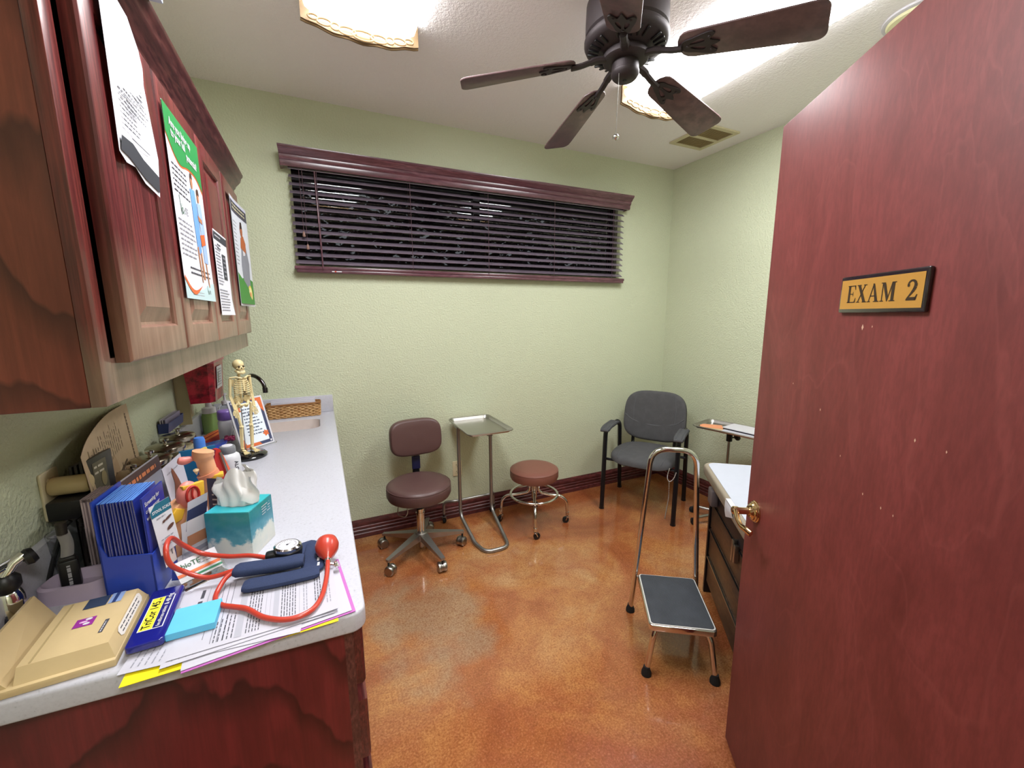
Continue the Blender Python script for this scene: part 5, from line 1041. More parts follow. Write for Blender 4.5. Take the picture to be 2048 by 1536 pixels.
def form(s):
    I=M['ink'];J=M['ink2']; gb=mat('#a9a9b4',.6,var=0)
    for u in (.018,.022): s.rect(u,.10,u+.004,.16,I)
    s.rect(.034,.09,.035,.205,J); s.rect(.046,.03,.0468,.205,I); s.rect(.060,.012,.0608,.205,I); s.rect(.070,.012,.0708,.205,I); s.rect(.080,.012,.0808,.205,I)
    s.rect(.098,.008,.110,.208,gb); s.lines(.114,.012,.140,.205,5,I,.3,72,vert=True,ragged=.35); s.rect(.146,.02,.1465,.205,J); s.rect(.154,.02,.1545,.205,J); s.rect(.160,.008,.170,.208,gb)
    s.lines(.173,.012,.203,.205,6,I,.3,73,vert=True,ragged=.3); s.rect(.208,.02,.2085,.205,J); s.lines(.214,.03,.225,.19,2,J,.3,74,vert=True); s.lines(.236,.05,.252,.2,3,I,.3,75,vert=True,ragged=.3); s.lines(.258,.03,.270,.16,2,J,.3,76,vert=True)
    s.lines(.062,.012,.097,.09,5,I,.25,77,vert=True,ragged=.3); s.rect(.02,.17,.026,.20,I)
FZ=CZ+.0086
flat_sheet('paper_form','printed form with grey section bands topmost on the pile','form',(-.150,.938),.279,.216,R(2.0),FZ,prints=form,curl=.004)
FZ+=.0014
# sticky notes
g=G(); g.prism([(-.038,-.038),(.038,-.038),(.038,.038),(-.038,.038)],0,.013,mat('#5fb8e0',.6,name='sticky_blue')); solo('sticky_note_pad',g,'thick pad of light blue sticky notes on the forms','note pad',(-.262,.917,FZ+.0005),rz=R(1))
# glossy navy case
nv=thing('pill_case','flat glossy navy case with a yellow and white printed label beside the sticky notes','case',(-.331,.955,CZ+.012),rz=R(90+4))
nv.rotation_euler=(0,0,math.atan2(1.036-.874,(-.334+.326)))
g=G(); g.prism(rrect(.176,.056,.008,5),0,.014,M['navyp'],bev=.003); part('case_body',g,nv)
s=Sheet(plane((-.050,-.019,.0143),(1,0,0),(0,1,0)),.104,.038,mat('#e8e6ee',.4,var=0),1,1,lift=.0003); s.rect(.0015,.0165,.1025,.0365,mat('#ece23a',.4,var=0),.0005); s.rect(.0015,.0015,.1025,.0160,mat('#1a1b6a',.4,var=0),.0005)
s.text('TriCor 145',.004,.0265,.0185,M['black'],bold=.0003,l=.0009); s.text('mg',.0925,.024,.007,M['black'],l=.0009); s.text('fenofibrate tablets',.004,.0085,.0085,M['white'],bold=.0001,l=.0009); s.text('& 48 mg',.071,.0085,.011,M['white'],bold=.0002,l=.0009); part('label_print',s,nv)
# cream case
cz=thing('cream_case','cream plastic flip-top file case with purple and dark labels on the near counter end','case',(-.452,.965,CZ),rz=R(3))
cr_=M['cream']
g=G(); g.span((-.125,-.107,0),(.082,.090,.014),cr_,bev=.003); part('base_tray',g,cz)
g=G(); V=[(-.045,-.100,.014),(.080,-.100,.014),(.080,.086,.014),(-.045,.086,.014),(-.043,-.088,.038),(.070,-.088,.038),(.070,.076,.038),(-.043,.076,.038)]
g.add(V,[(3,2,1,0),(4,5,6,7),(0,1,5,4),(1,2,6,5),(2,3,7,6),(3,0,4,7)],cr_); g.span((-.030,-.086,.0380),(-.027,.074,.0386),mat('#a8946a',.5)); part('raised_block',g,cz)
g=G(); g.add([(-.052,-.100,.014),(-.058,.086,.014),(-.085,.088,.068),(-.085,-.100,.068),(-.057,-.100,.012),(-.063,.086,.012),(-.091,.088,.066),(-.091,-.100,.066)],[(0,1,2,3),(7,6,5,4),(0,4,5,1),(2,6,7,3),(0,3,7,4),(1,5,6,2)],cr_); part('flap',g,cz)
s=Sheet(lambda u,v:Vector((-.043+u,-.086+v*.86,.0381)),.11,.19,None,lift=.0005)
s.rect(.038,.148,.072,.188,mat('#33405a',.3,var=.2),.0006); s.rect(.074,.150,.094,.190,mat('#8aa0cc',.4,var=.1),.0006); s.rect(.080,.150,.086,.190,mat('#2c3e70',.4,var=0),.0008); s.rect(.042,.080,.070,.110,mat('#8c2c8a',.4,var=0),.0006); s.ell(.060,.104,.005,.004,M['white'],.001); s.ell(.060,.088,.005,.004,M['white'],.001); s.ell(.054,.096,.006,.0035,mat('#d8a8d4',.4,var=0),.001); s.rect(.088,.040,.094,.085,M['ink'],.0006); s.lines(.0895,.042,.0925,.083,1,M['white'],.5,81,vert=True,l=.0012,word=.006)
part('top_labels',s,cz)
s=Sheet(lambda u,v:Vector((.0800-.0100*v/.028,-.055+u,.014+v*.95)),.12,.028,None,lift=.0006); s.poly([(.0,.010),(.008,.006),(.112,.006),(.12,.010),(.12,.020),(.112,.024),(.008,.024),(0,.020)],mat('#ded8d2',.5,var=0),.0006); s.lines(.01,.008,.11,.022,2,M['ink'],.3,82,word=.012,ragged=.05); part('side_label',s,cz)
# dark pouch behind the cream case
t=thing('soft_pouch','dark navy nylon pouch lying between the cream case and the wall','pouch',(-.5825,1.00,CZ),rz=R(2))
g=G(); np_=mat('#1d1a2a',.8,var=.3,name='nylon'); g.grid(lambda u,v:((u-.5)*.042,(v-.5)*.13,.003+.016*(1-(2*u-1)**4)*(1-(2*v-1)**6)*(1+.15*math.sin(v*20)+.1*math.sin(u*9+v*13))),20,30,np_); g.grid(lambda u,v:((.5-u)*.042,(v-.5)*.13,.002),2,2,np_); part('fabric_body',g,t)
# chrome otoscope handle
t=thing('otoscope','chrome otoscope with black head standing on the navy pouch by the wall','otoscope',(-.574,1.045,CZ+.0205),rz=R(40))
g=G(); g.lathe([(0,0),(.020,0),(.023,.006),(.022,.055),(.020,.062),(.018,.068),(.013,.072),(0,.072)],M['chrome'],T=TR(rx=R(-4)),n=32); part('handle',g,t)
g=G(); g.lathe([(.016,.07),(.021,.078),(.021,.094),(.015,.102),(0,.104)],M['black'],n=24); g.tube([(.0,0,.10),(.014,.0,.12),(.03,.0,.128)],.010,M['chrome'],n=10); g.lathe([(0,-.008),(.014,-.008),(.017,0),(.014,.008),(0,.008)],M['black'],T=TR(.036,.0,.122,ry=R(75)),n=20); part('head',g,t)
g=G()
for k in range(3): g.tube([(-.04,-.03+.0,.112+.006*k),(.012,0,.116+.006*k)],.0026,(M['chrome'],M['black'],M['steel'])[k],n=6)
part('side_rods',g,t)
# lilac charging base with black battery
t=thing('charging_base','pale lilac plastic charging base with a scooped well','charger',(-.522,1.155,CZ),rz=R(-8))
ll=mat('#b3a4b8',.4,name='lilac_plastic')
g=G(); o1=rrect(.125,.085,.030,6); n=len(o1); V=[(x,y,0) for x,y in o1]+[(x*.97,y*.97,.034+.006*(x>0)) for x,y in o1]+[(x*.88,y*.84,.038) for x,y in o1]+[(x*.62,y*.55,.018) for x,y in o1]
g.add(V,[(L_*n+k,L_*n+(k+1)%n,(L_+1)*n+(k+1)%n,(L_+1)*n+k) for L_ in (0,1,2) for k in range(n)]+[tuple(range(n))[::-1],tuple(range(3*n,4*n))],ll); part('base_shell',g,t)
t=thing('handheld_scope','black scope handle with white lettering standing in the lilac base','scope',(-.532,1.150,CZ+.019),rz=R(20))
g=G(); g.box((0,0,.033),(.032,.024,.066),M['black'],bev=.005); g.box((0,0,.068),(.026,.020,.01),M['black'],bev=.003); part('battery_handle',g,t)
s=Sheet(plane((-.006,-.0126,.004),(1,0,0),(0,0,1)),.012,.055,None,lift=.0003); s.text('WELCH',.006,.058,.012,mat('#9a989c',.5,var=0),rot=-PI/2,bold=.0003) if 0 else s.lines(.002,.0,.010,.052,1,mat('#9a989c',.5,var=0),.7,91,vert=True,word=.008,ragged=.02); part('lettering',s,t)
g=G(); g.tube(cr([(0,0,.07),(.004,0,.10),(0,0,.13)],4),[.010+.0*k for k in range(9)],mat('#8a8684',.4),n=8,flat=.45); g.tube([(0,0,.125),(.0,0,.150)],.009,mat('#2c2620',.5),n=10); part('neck',g,t)
# clear plastic specula dispenser
g=G(); g.lathe([(.024,0),(.026,.003),(.036,.115),(.033,.115),(.023,.006),(.0,.006)],M['clear'],n=28); solo('clear_cup','' and g or g,'clear plastic specula cup against the left wall behind the lilac base','cup',(-.563,1.236,CZ+.0)) 
# =============== brochure holders ===============
def holder(name,label,loc,rz,w,d,h,m,front=.6):
    t=thing(name,label,'brochure holder',loc,rz=rz); g=G(); th=.003
    g.box((0,d/2,h/2),(w,th,h),m,T=Matrix.Identity(4)); g.box((0,-d/2,h*front/2),(w,th,h*front),m); g.box((0,0,th/2),(w,d,th),m)
    for sx_ in (-1,1): g.add([(sx_*w/2,-d/2,0),(sx_*w/2,d/2,0),(sx_*w/2,d/2,h),(sx_*w/2,-d/2,h*front)],[(0,1,2,3)],m)
    part('clear_shell',g,t); return t
# blue holder: origin at base centre; front (label side) faces the camera-right
BH=Vector((-.398,1.117,CZ)); brz=R(87)
bh=thing('brochure_holder','royal blue cardboard brochure holder full of blue brochures','brochure holder',tuple(BH),rz=brz)
bl1=M['blue']
bw_,bd_,hh=.118,.084,.245
g=G()
# body: long side along local y (depth of stack), wide face along local x
def quad(g,pts,m): g.add(pts,[(0,1,2,3)],m)
x0_,x1_=-bw_/2,bw_/2; yb_,yf_=bd_/2,-bd_/2
g.span((x0_,yb_-.003,0),(x1_,yb_,.235),bl1); g.span((x0_,yf_,0),(x1_,yf_+.003,.10),bl1)
for xx in (x0_,x1_-.003): g.prism([(yf_,0),(yb_,0),(yb_,.150),(yb_-.012,.112),(yf_,.104)],0,.003,bl1,T=Matrix(((0,0,1,xx),(1,0,0,0),(0,1,0,0),(0,0,0,1))))
g.span((x0_,yf_,0),(x1_,yb_,.003),bl1); part('cardboard_shell',g,bh)
# brochures in it: individual things
ORD=['zeroth','first','second','third','fourth','fifth','sixth','seventh','eighth','ninth','tenth','eleventh','twelfth']
cols=['#24308c','#2b3f9a','#243a86','#3a62c0']
first=None
for k in range(13):
    yy=yb_-.008-k*.0058
    Mx=TR(*BH,rz=brz)
    p_=Mx@Vector((0,yy,.004))
    lbl='blue brochure rearmost in the blue holder against its back panel'
    if first is None:
        s=G(); s.span((x0_+.006,-.0016,0),(x1_-.006,.0016,.222),mat('#26348f',.35)); s.span((x0_+.0050,-.0007,.002),(x1_-.0050,.0007,.2216),mat('#66668c',.6,name='brochure_pages')); s.span((x0_+.006,-.0017,.2222),(x1_-.006,.0017,.2232),mat('#5a8ad8',.4))
        first=solo('brochure',s,lbl,'brochure',tuple(p_),rz=brz,group='blue brochures in the blue holder'); 
    elif k==12:
        s=G(); s.span((x0_+.006,-.0014,0),(x1_-.006,.0014,.222),mat('#26348f',.35)); s.recalc=False
        q=Sheet(plane((x0_+.006,-.0020,0),(1,0,0),(0,0,1)),bw_-.012,.222,mat('#2a3490',.35,name='brochure_front'),1,1,lift=.0003)
        for i,tx in enumerate(('Screening for','colon cancer','with C')): q.text(tx,.008,.204-.016*i,.0135,M['white'],bold=.0003)
        root=thing('brochure','frontmost blue brochure reading Screening for colon cancer in the blue holder','brochure',tuple(p_),rz=brz,group='blue brochures in the blue holder'); part('booklet',s,root); part('cover_print',q,root)
    else:
        o=dup(first,tuple(p_),brz); 
        o.rotation_euler=(R(-.6*k*.3),0,brz+R(rnd.uniform(-1,1))); o['label']='blue brochure in the blue holder, '+ORD[12-k]+' behind the front one'
# white leaflet with teal header leaning on the holder front
Mx=TR(*BH,rz=brz)
P0=Mx@Vector((-.038,yf_-.008,.084)); ul=Vector((.30,.95,-.03)).normalized(); vl=Vector((-.08,.0,1)).normalized()
s=Sheet(plane(P0,ul,vl),.062,.115,M['white'],4,4,thick=.0006,lift=.0005); s.poly([(0,.088),(.062,.088),(.062,.115),(.018,.115),(0,.102)],mat('#1d6078',.4,var=0),.0006); s.text('STOOL SCALE',.004,.098,.0090,M['white'],bold=.0003)
for u,v,a,b in ((.045,.072,.012,.003),(.030,.069,.005,.003),(.045,.050,.012,.0045)): s.ell(u,v,a,b,mat('#5c3a30',.5,var=0),.0012,a0=.25)
s.lines(.01,.010,.056,.036,3,M['ink2'],.25,101); s.lines(.012,.078,.04,.085,1,M['ink2'],.4,102)
solo('leaflet',s,'white leaflet with a teal header standing against the blue brochure holder','leaflet',tuple(P0),world=True)
P1=Mx@Vector((-.030,yf_-.010,.050)); s=Sheet(plane(P1,ul,vl),.036,.058,mat('#e4d6d2',.5,var=0),2,2,thick=.0005); s.add([],[],M['ink']); 
for a,b,c_,d_ in ((.008,.044,.028,.046),(.008,.014,.010,.046),(.026,.020,.028,.046),(.008,.014,.012,.017)): s.rect(a,b,c_,d_,M['ink'])
solo('small_tag',s,'small pale tag with a black bracket drawing in front of the blue holder','tag',tuple(P1),world=True)
# mauve brochures in clear holder at the wall
holder('brochure_holder','clear acrylic holder with tan brochures beside the blue brochure holder',(-.497,1.246,CZ),R(85),.09,.058,.15,M['clear'],front=.35)
first=None
for k in range(8):
    Mx2=TR(-.497,1.246,CZ+.004,rz=R(85)); p_=Mx2@Vector((0,-.022+k*.0058,0))
    if first is None:
        g=G(); g.span((-.040,-.0016,0),(.040,.0016,.188),mat('#b9a6ac',.5,name='mauve_brochure')); g.span((-.040,-.0017,.183),(.040,.0017,.190),mat('#8c7a7a',.5)); first=solo('brochure',g,'mauve brochure in the clear holder, the one nearest the counter front','brochure',tuple(p_),rz=R(85),group='mauve brochures in the clear holder')
    else: o=dup(first,tuple(p_),R(85)); o.rotation_euler=(0,0,R(85)+R(rnd.uniform(-1,1))); o['label']='mauve brochure in the clear holder, '+ORD[k]+' from the one nearest the counter front'
# dark booklets
first=None
for k in range(4):
    Mx2=TR(-.548,1.365,CZ+.001,rz=R(86)); p_=Mx2@Vector((0,.010*k-.012,0))
    lb='dark photo booklet, '+('front','second','third','rearmost')[k]+' of the four dark booklets by the wall'
    s=Sheet(plane((-.045,-.0032,-.008),(1,0,0),(0,0,1)),.068,.27,None,lift=.0004)
    g=G(); g.span((-.058,-.003,0),(.050,.003,.256-.004*k),mat('#2a2422',.4,name='dark_booklet'),bev=.001)
    root=thing('booklet',lb,'booklet',tuple(p_),rz=R(86),group='dark booklets by the wall'); part('cover',g,root)
    if k==0:
        bm2=mat('#6a6450',.5,var=.4,name='booklet_photo'); s.rect(.004,.14,.064,.25,bm2); s.ell(.02,.165,.010,.007,mat('#c9b8b0',.5,var=0),.001); s.ell(.045,.20,.012,.02,mat('#9a8c66',.5,var=.3),.001); s.lines(.008,.215,.06,.245,2,mat('#d0c8b8',.5,var=0),.35,111,word=.02,l=.0012); s.lines(.008,.15,.06,.175,2,mat('#d0c8b8',.5,var=0),.2,112,word=.02,l=.0012); part('cover_print',s,root)
# big curved chart against the wall
def chartfn(u,v):
    a=u/.47; x=XL+.022+.055*(1-a)**3*1.0+.010*math.sin(a*5); z=CZ+.02+v-(.045*(1-a)**4)*v/.3
    return Vector((x+.02*(1-v/.3),1.275+u*1.0,z))
ch_m=mat('#c2a888',.55,var=.08,name='chart_tan')
s=Sheet(chartfn,.475,.300,ch_m,20,10,thick=.0008,lift=.0008)
kd=mat('#6a5846',.6,var=0,name='chart_ink'); s.lines(.05,.18,.38,.28,16,kd,.15,121,vert=True,ragged=.4,word=.02); s.lines(.435,.08,.455,.28,1,kd,.35,122,vert=True,ragged=.05,word=.01); s.lines(.01,.05,.03,.20,1,kd,.3,123,vert=True,word=.01)
for k,(a,b) in enumerate(((.16,.03),(.22,.06),(.28,.09))): s.poly([(a,b+.03),(a+.06,b+.04),(a+.10,b+.05),(a+.10,b+.042),(a+.05,b+.028)],kd,.0014); s.rect(a+.05,b+.01,a+.055,b+.05,kd)
s.poly([(p.x,p.y) for p in cr([(.16,.10,0),(.20,.16,0),(.27,.18,0),(.29,.12,0),(.24,.11,0),(.21,.07,0)],4,True)],mat('#b59676',.55,var=0),.0012)
solo('wall_chart',s,'large tan printed chart bowed against the left wall behind the brochures','chart',(XL+.04,1.5,CZ),world=True)
# brown-headed flyer and hand flyer standing in clear stands
def flyer(name,label,A,B,h,lean,fn):
    t=thing(name,label,'flyer stand',(A[0],A[1],CZ)); A=Vector(A);B=Vector(B); du=(B-A).normalized(); nr=Vector((du.y,-du.x,0)); up=Vector((0,0,math.cos(lean)))-nr*math.sin(lean)
    s=Sheet(plane(A,du,up),(B-A).length,h,M['paper'],2,4,thick=.0015,lift=.0006); fn(s); part('printed_sheet',s,t,world=True)
    g=G(); g.add([tuple(A+nr*.003),tuple(B+nr*.003),tuple(B+nr*.003+up*.02),tuple(A+nr*.003+up*.02)],[(0,1,2,3)],M['clear']); g.add([tuple(A),tuple(B),tuple(B+nr*.018),tuple(A+nr*.018)],[(0,1,2,3)],M['clear']); part('clear_foot',g,t,world=True); return t
def f1(s):
    w,h=s.w,s.h; s.rect(0,h-.042,w,h-.003,mat('#5a4644',.5,name='header_brown'),.0008); s.lines(.03,h-.033,w-.03,h-.014,1,mat('#d8865a',.5,var=0),.55,131,word=.02,ragged=.02,l=.0016); s.lines(.04,.12,w-.02,h-.07,5,M['ink2'],.12,132,word=.03)
flyer('flyer_stand','white flyer with a brown header standing behind the blue brochure holder',(-.462,1.165,CZ+.004),(-.440,1.50,CZ+.004),.198,R(6),f1)
def f2(s):
    w,h=s.w,s.h; s.w,s.h; hb=mat('#7c4a36',.6,var=.1); s.poly([(.03,.03),(.06,.02),(.10,.03),(.105,.07),(.088,.12),(.072,.15),(.060,.165),(.052,.155),(.054,.12),(.035,.09),(.012,.065)],hb,.001); s.lines(.02,h-.03,w-.03,h-.02,1,M['ink2'],.3,133); s.poly([(.034,.01),(.05,.01),(.06,.06),(.04,.055)],mat('#b8966a',.6,var=0),.0012)
flyer('flyer_stand','white flyer with a brown hand picture standing near the anatomy models',(-.405,1.395,CZ+.004),(-.400,1.545,CZ+.004),.182,R(6),f2)
# =============== anatomy models ===============
sk1=mat('#e0a47c',.45,name='model_skin'); skp=mat('#e88a80',.4,name='model_pink'); yl2=mat('#e8b43a',.4,name='model_yellow'); red=mat('#b8302c',.35,name='model_red')
t=thing('anatomy_model','cutaway ear anatomy model in pink and yellow beside the blue holder','anatomy model',(-.362,1.262,CZ+.002),rz=R(50))
g=G(); g.prism([(p.x,p.y) for p in cr([(-.045,0,0),(.045,0,0),(.05,.09,0),(.03,.135,0),(-.02,.125,0),(-.05,.07,0)],5,True)],-.018,.018,sk1,T=Matrix(((1,0,0,0),(0,0,-1,0),(0,1,0,0),(0,0,0,1))),bev=.004); part('tissue_block',g,t)
g=G(); Tm=Matrix(((1,0,0,0),(0,0,-1,-.018),(0,1,0,0),(0,0,0,1)))
g.prism([(-.045,.085),(-.01,.092),(.0,.115),(-.02,.126),(-.042,.105)],-.004,.006,yl2,T=Tm,bev=.002); g.prism([(.025,.10),(.05,.10),(.055,.17),(.0,.175),(.0,.165),(.03,.155)],-.004,.008,yl2,T=Tm,bev=.002); g.prism([(-.045,.0),(-.035,.0),(-.032,.08),(-.045,.08)],-.004,.004,yl2,T=Tm); part('yellow_bone',g,t)
g=G(); g.sphere((.018,-.014,.145),(.028,.018,.036),skp); g.tube([Vector((.018+.016*math.cos(a),-.031,.145+.024*math.sin(a))) for a in [2*PI*k/16 for k in range(16)]],.003,red,n=6,closed=True); g.sphere((.030,-.028,.11),(.010,.01,.022),mat('#b0506a',.4)); g.tube(cr([(.018,-.034,.165),(.014,-.034,.145),(.022,-.034,.125)],4),.0025,red,n=6); part('pink_organ',g,t)
g=G(); g.tube(cr([(-.008,-.024,.05),(-.006,-.03,.075),(.006,-.032,.092),(.018,-.028,.09)],5),.006,mat('#d9d99a',.4),n=8); g.tube([(-.012,-.022,.0),(-.010,-.024,.05)],.006,mat('#d9c47a',.4),n=8); g.sphere((.012,-.022,.055),(.008,.006,.016),mat('#a85a6a',.4)); part('canals',g,t)
t=thing('anatomy_model','peach coloured leg joint anatomy model standing behind the ear model','anatomy model',(-.332,1.445,CZ+.003),rz=R(10))
g=G(); g.tube(cr([(.012,0,.0),(.010,0,.06),(.004,0,.12),(-.002,0,.165),(-.006,0,.195),(-.004,0,.21)],4),[.024]*9+[.022]*6+[.027]*5+[.012],sk1,n=16); g.tube([(-.002,0,.14),(.002,.0,.128)],.028,mat('#d88c6c',.45),n=16); part('limb',g,t)
g=G(); g.box((.022,-.010,.13),(.030,.030,.012),yl2,bev=.003); part('yellow_cut_face',g,t)
g=G(); g.tube(cr([(-.004,0,.185),(-.03,-.002,.190),(-.05,-.004,.188),(-.066,-.006,.192)],4),[.010,.009,.008,.0075,.007,.008,.010,.011,.012,.012,.011,.010,.006],skp,n=10); part('side_branch',g,t)
g=G(); g.lathe([(.0,.0),(.0075,.006),(.0,.026)],mat('#e6c79a',.4),T=TR(-.026,-.022,.165,rx=R(200)),n=12); part('pale_spur',g,t)
t=thing('anatomy_model','red triangular muscle anatomy model with a silver strip by the alcohol bottle','anatomy model',(-.338,1.60,CZ),rz=R(35))
g=G(); g.add([(-.05,-.02,0),(.05,-.02,0),(.05,.02,0),(-.05,.02,0),(-.006,-.012,.17),(.006,-.012,.17),(.006,.012,.17),(-.006,.012,.17)],[(3,2,1,0),(4,5,6,7),(0,1,5,4),(1,2,6,5),(2,3,7,6),(3,0,4,7)],red); part('muscle_block',g,t)
g=G(); g.add([(.028,-.023,.0),(.052,-.022,.0),(.012,-.014,.15),(.0,-.015,.15)],[(0,1,2,3)],mat('#e4684a',.4)); g.tube([(.022,-.024,.05),(.004,-.016,.16)],.004,M['steel'],n=8); g.box((.0,-.014,.175),(.014,.012,.035),mat('#c8b45a',.4),T=TR(0,0,0,ry=R(-12)),bev=.002); part('silver_strip',g,t)
# =============== folded cards near the tissue box ===============
nvy=mat('#343b5e',.5,var=.08,name='card_navy')
t=thing('folded_leaflet','tall folded white and navy leaflet standing between models and tissue box','leaflet',(-.33,1.21,CZ))
A=Vector((-.345,1.165,CZ+.001)); B=Vector((-.290,1.262,CZ+.001)); 
s=Sheet(lambda u,v:A+(B-A).normalized()*(u+.18*v)+Vector((.10*v-.2*v*v,-.02*v,v)),.06,.155,M['paper'],4,8,thick=.0006,lift=.0006); s.rect(.0,.085,.06,.135,nvy,.0008,3,3); part('left_leaf',s,t,world=True)
C_=Vector((-.268,1.255,CZ+.001))
s=Sheet(lambda u,v:A+Vector((.0,.004,0))+(C_-A).normalized()*u+Vector((.01*math.sin(v*12),0,v*.95)),.10,.115,M['white'],6,6,thick=.0006,lift=.0006); s.rect(.012,.045,.085,.075,SK,.0008,3,2); s.poly([(.0,.030),(.04,.020),(.10,.026),(.10,.038),(.05,.034),(.0,.034)],mat('#9a9aa8',.5,var=0),.001); part('right_leaf',s,t,world=True)
A2=Vector((-.312,1.312,CZ+.001)); B2=Vector((-.245,1.275,CZ+.001)); 
s=Sheet(lambda u,v:A2+(B2-A2).normalized()*u+Vector((.02*v,.05*v,v)),.075,.165,nvy,3,3,thick=.0006,lift=.0007); s.lines(.012,.085,.06,.140,4,M['white'],.3,141,word=.014,vert=False); solo('navy_card',s,'navy card with white lines leaning behind the tissue box','card',tuple(A2),world=True)
# business cards in clear holder
t=thing('business_card_holder','clear slanted holder with white orange and green business cards before the tissue box','card holder',(-.290,1.085,CZ),rz=0)
A=Vector((-.338,1.075,CZ+.014)); B=Vector((-.272,1.135,CZ+.014)) 
A=Vector((-.322,1.068,CZ+.012)); B=Vector((-.250,1.118,CZ+.012)); du=(B-A).normalized(); nr=Vector((du.y,-du.x,0)); up=(Vector((0,0,math.sin(R(48))))-nr*math.cos(R(48)))
s=Sheet(plane(A,du,up),.086,.05,M['white'],1,1,thick=.006,lift=.0005); s.rect(.0,.013,.086,.020,OR); s.rect(.03,.004,.086,.009,mat('#2f7a58',.5,var=0)); s.text('bioTE',.012,.035,.016,GD,bold=.0002); s.lines(.045,.024,.08,.046,3,M['ink2'],.3,151); part('cards',s,t,world=True)
g=G(); g.add([tuple(A-up*.012+nr*.004),tuple(A+du*.09-up*.012+nr*.004),tuple(A+du*.09+up*.02+nr*.004),tuple(A+up*.02+nr*.004)],[(0,1,2,3)],M['clear'])
lo=A-up*.012; 
g.add([tuple(lo-nr*.008),tuple(lo+du*.09-nr*.008),tuple(lo+du*.09+up*.05-nr*.008),tuple(lo+up*.05-nr*.008)],[(0,1,2,3)],M['clear']); z_=CZ+.001
f0=Vector((A.x,A.y,z_)); g.add([tuple(f0+nr*.02),tuple(f0+nr*.02+du*.09),tuple(f0-nr*.05+du*.09),tuple(f0-nr*.05)],[(0,1,2,3)],M['clear'])
for e in (0,.09): g.add([tuple(f0+nr*.02+du*e),tuple(lo+up*.05+du*e-nr*.008),tuple(f0-nr*.05+du*e)],[(0,1,2)],M['clear'])
part('clear_stand',g,t,world=True)
# =============== sphygmomanometer ===============
t=thing('blood_pressure_cuff','navy blood pressure cuff folded on the forms with gauge, red tubes and red bulb','blood pressure monitor',(-.12,1.07,FZ))
nv_=M['navy']; Zc=FZ+.001
def cuff(P,w,h,z,m=None,n=16):
    """padded strip: centre line P (xy), half width w, thickness h"""
    P=cr([(a,b,0) for a,b in P],6); N=len(P); g=G(); V=[];K=14
    for i,p in enumerate(P):
        tdir=(P[min(i+1,N-1)]-P[max(i-1,0)]).normalized(); nd=Vector((-tdir.y,tdir.x,0)); e=math.sqrt(max(.0,1-abs(2*i/(N-1)-1)**8))*.25+.75
        for k in range(K): a=2*PI*k/K; V.append(p+nd*w*math.copysign(abs(math.cos(a))**.6,math.cos(a))*e+Vector((0,0,z+h/2+h/2*math.copysign(abs(math.sin(a))**.8,math.sin(a))*e)))
    Fc=[(i*K+k,i*K+(k+1)%K,(i+1)*K+(k+1)%K,(i+1)*K+k) for i in range(N-1) for k in range(K)]+[tuple(range(K))[::-1],tuple((N-1)*K+k for k in range(K))]
    g.add(V,Fc,m or nv_); return g
part('cuff_layer',cuff([(-.192,.988),(-.12,.980),(-.040,.978)],.022,.016,Zc),t,world=True)
part('cuff_layer',cuff([(-.058,.985),(-.050,1.05),(-.045,1.118)],.026,.013,Zc),t,world=True)
part('cuff_layer',cuff([(-.214,1.036),(-.15,1.024),(-.072,1.016)],.021,.022,Zc+.012),t,world=True)
part('cuff_layer',cuff([(-.155,1.075),(-.105,1.098),(-.045,1.118)],.030,.013,Zc-.006),t,world=True)
g=G()
for k in range(4): g.box((-.042+.0*k,.998+.022*k,Zc+.0140),(.005,.014,.0012),M['white'],rz=-.1)
part('printed_marks',g,t,world=True)
GX,GY,GZ=-.108,1.062,Zc+.014
g=G(); g.lathe([(0,0),(.026,0),(.030,.006),(.031,.022),(.028,.026),(0,.026)],M['black'],T=TR(GX,GY,GZ,ry=R(4)),n=36); gg=part('gauge_body',g,t,world=True)
g=G(); g.box((GX-.03,GY-.003,GZ+.012),(.035,.026,.022),M['black'],bev=.006); g.lathe([(.0,.0),(.030,0),(.030,.006),(.026,.009),(.0255,.006),(0,.006)],M['chrome'],T=TR(GX,GY,GZ+.024,ry=R(4)),n=36); part('bezel',g,gg,world=True)
s=Sheet(plane((GX-.025,GY-.025,GZ+.0315),(1,0,0),(0,1,0)),.05,.05,None,lift=.0004); s.ell(.025,.025,.0245,.0245,M['white'],.0003,n=28)
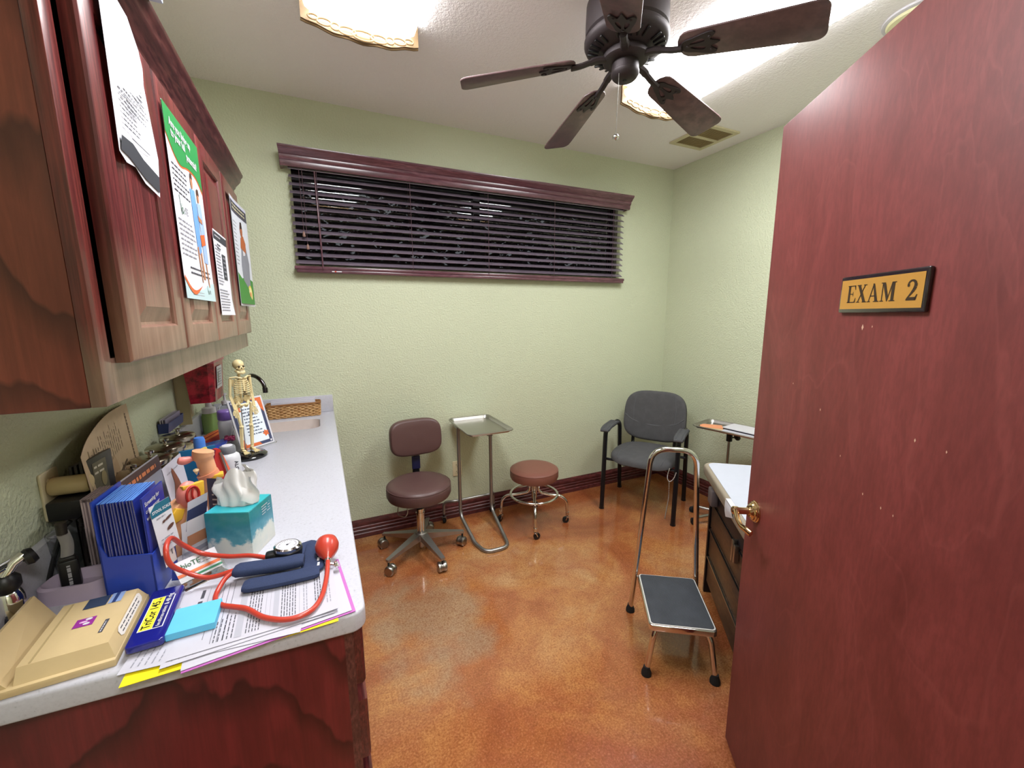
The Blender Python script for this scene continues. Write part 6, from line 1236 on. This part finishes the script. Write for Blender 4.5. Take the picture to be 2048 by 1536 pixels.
for k in range(21):
    a=R(-120+12*k*1.0); ca,sa=math.cos(a+PI/2),math.sin(a+PI/2); r1,r2=.0205,(.016 if k%4==0 else .018); w=.0006; s.poly([(.025+ca*r1-sa*w,.025+sa*r1+ca*w),(.025+ca*r1+sa*w,.025+sa*r1-ca*w),(.025+ca*r2+sa*w,.025+sa*r2-ca*w),(.025+ca*r2-sa*w,.025+sa*r2+ca*w)],M['ink'],.0006)
s.poly([(.024,.024),(.026,.024),(.037,.036)],M['ink'],.0009); s.ell(.025,.025,.003,.003,M['ink'],.001); part('dial_face',s,gg,world=True)
rt=mat('#b83a2a',.35,coat=.3,name='red_rubber'); tr=.0052
g=G(); P=cr([(GX-.045,GY-.004,GZ+.012),(-.190,1.078,.958),(-.235,1.098,.957),(-.290,1.122,.966),(-.322,1.118,.998),(-.332,1.085,1.035),(-.331,1.045,1.030),(-.325,1.036,.999),(-.308,1.050,.968),(-.267,1.040,.947),(-.222,1.034,.952),(-.205,1.036,.955)],9); g.tube(P,tr,rt,n=12); part('gauge_tube',g,t,world=True)
g=G(); P=cr([(-.205,1.036,.955),(-.228,1.018,.948),(-.240,.989,.936),(-.237,.960,.9345),(-.221,.938,.9345),(-.201,.924,.9345),(-.174,.904,.9345),(-.139,.861,.9345),(-.095,.835,.9345),(-.057,.843,.9345),(-.037,.879,.9345),(-.027,.932,.937),(-.0225,.972,.944),(-.0215,.992,.947)],9); g.tube(P,tr,rt,n=12); part('bulb_tube',g,t,world=True)
g=G(); bt=TR(-.0215,1.000,Zc+.018,rx=R(-72)); g.lathe([(.006,0),(.010,.006),(.018,.016),(.0255,.030),(.0275,.044),(.024,.058),(.014,.067),(.006,.070),(0,.071)],rt,T=bt,n=36); bb=part('bulb',g,t,world=True,label='red rubber bulb')
g=G(); g.lathe([(.0065,-.012),(.0075,-.008),(.0075,.002),(.006,.004)],M['chrome'],T=bt,n=20); g.tube([(-.0215,.991,Zc+.014),(-.008,.986,Zc+.010)],.003,M['chrome'],n=8); g.lathe([(0,-.004),(.008,-.004),(.009,0),(.008,.004),(0,.004)],M['chrome'],T=TR(-.003,.984,Zc+.009,ry=R(70)),n=14); part('air_valve',g,bb,world=True)
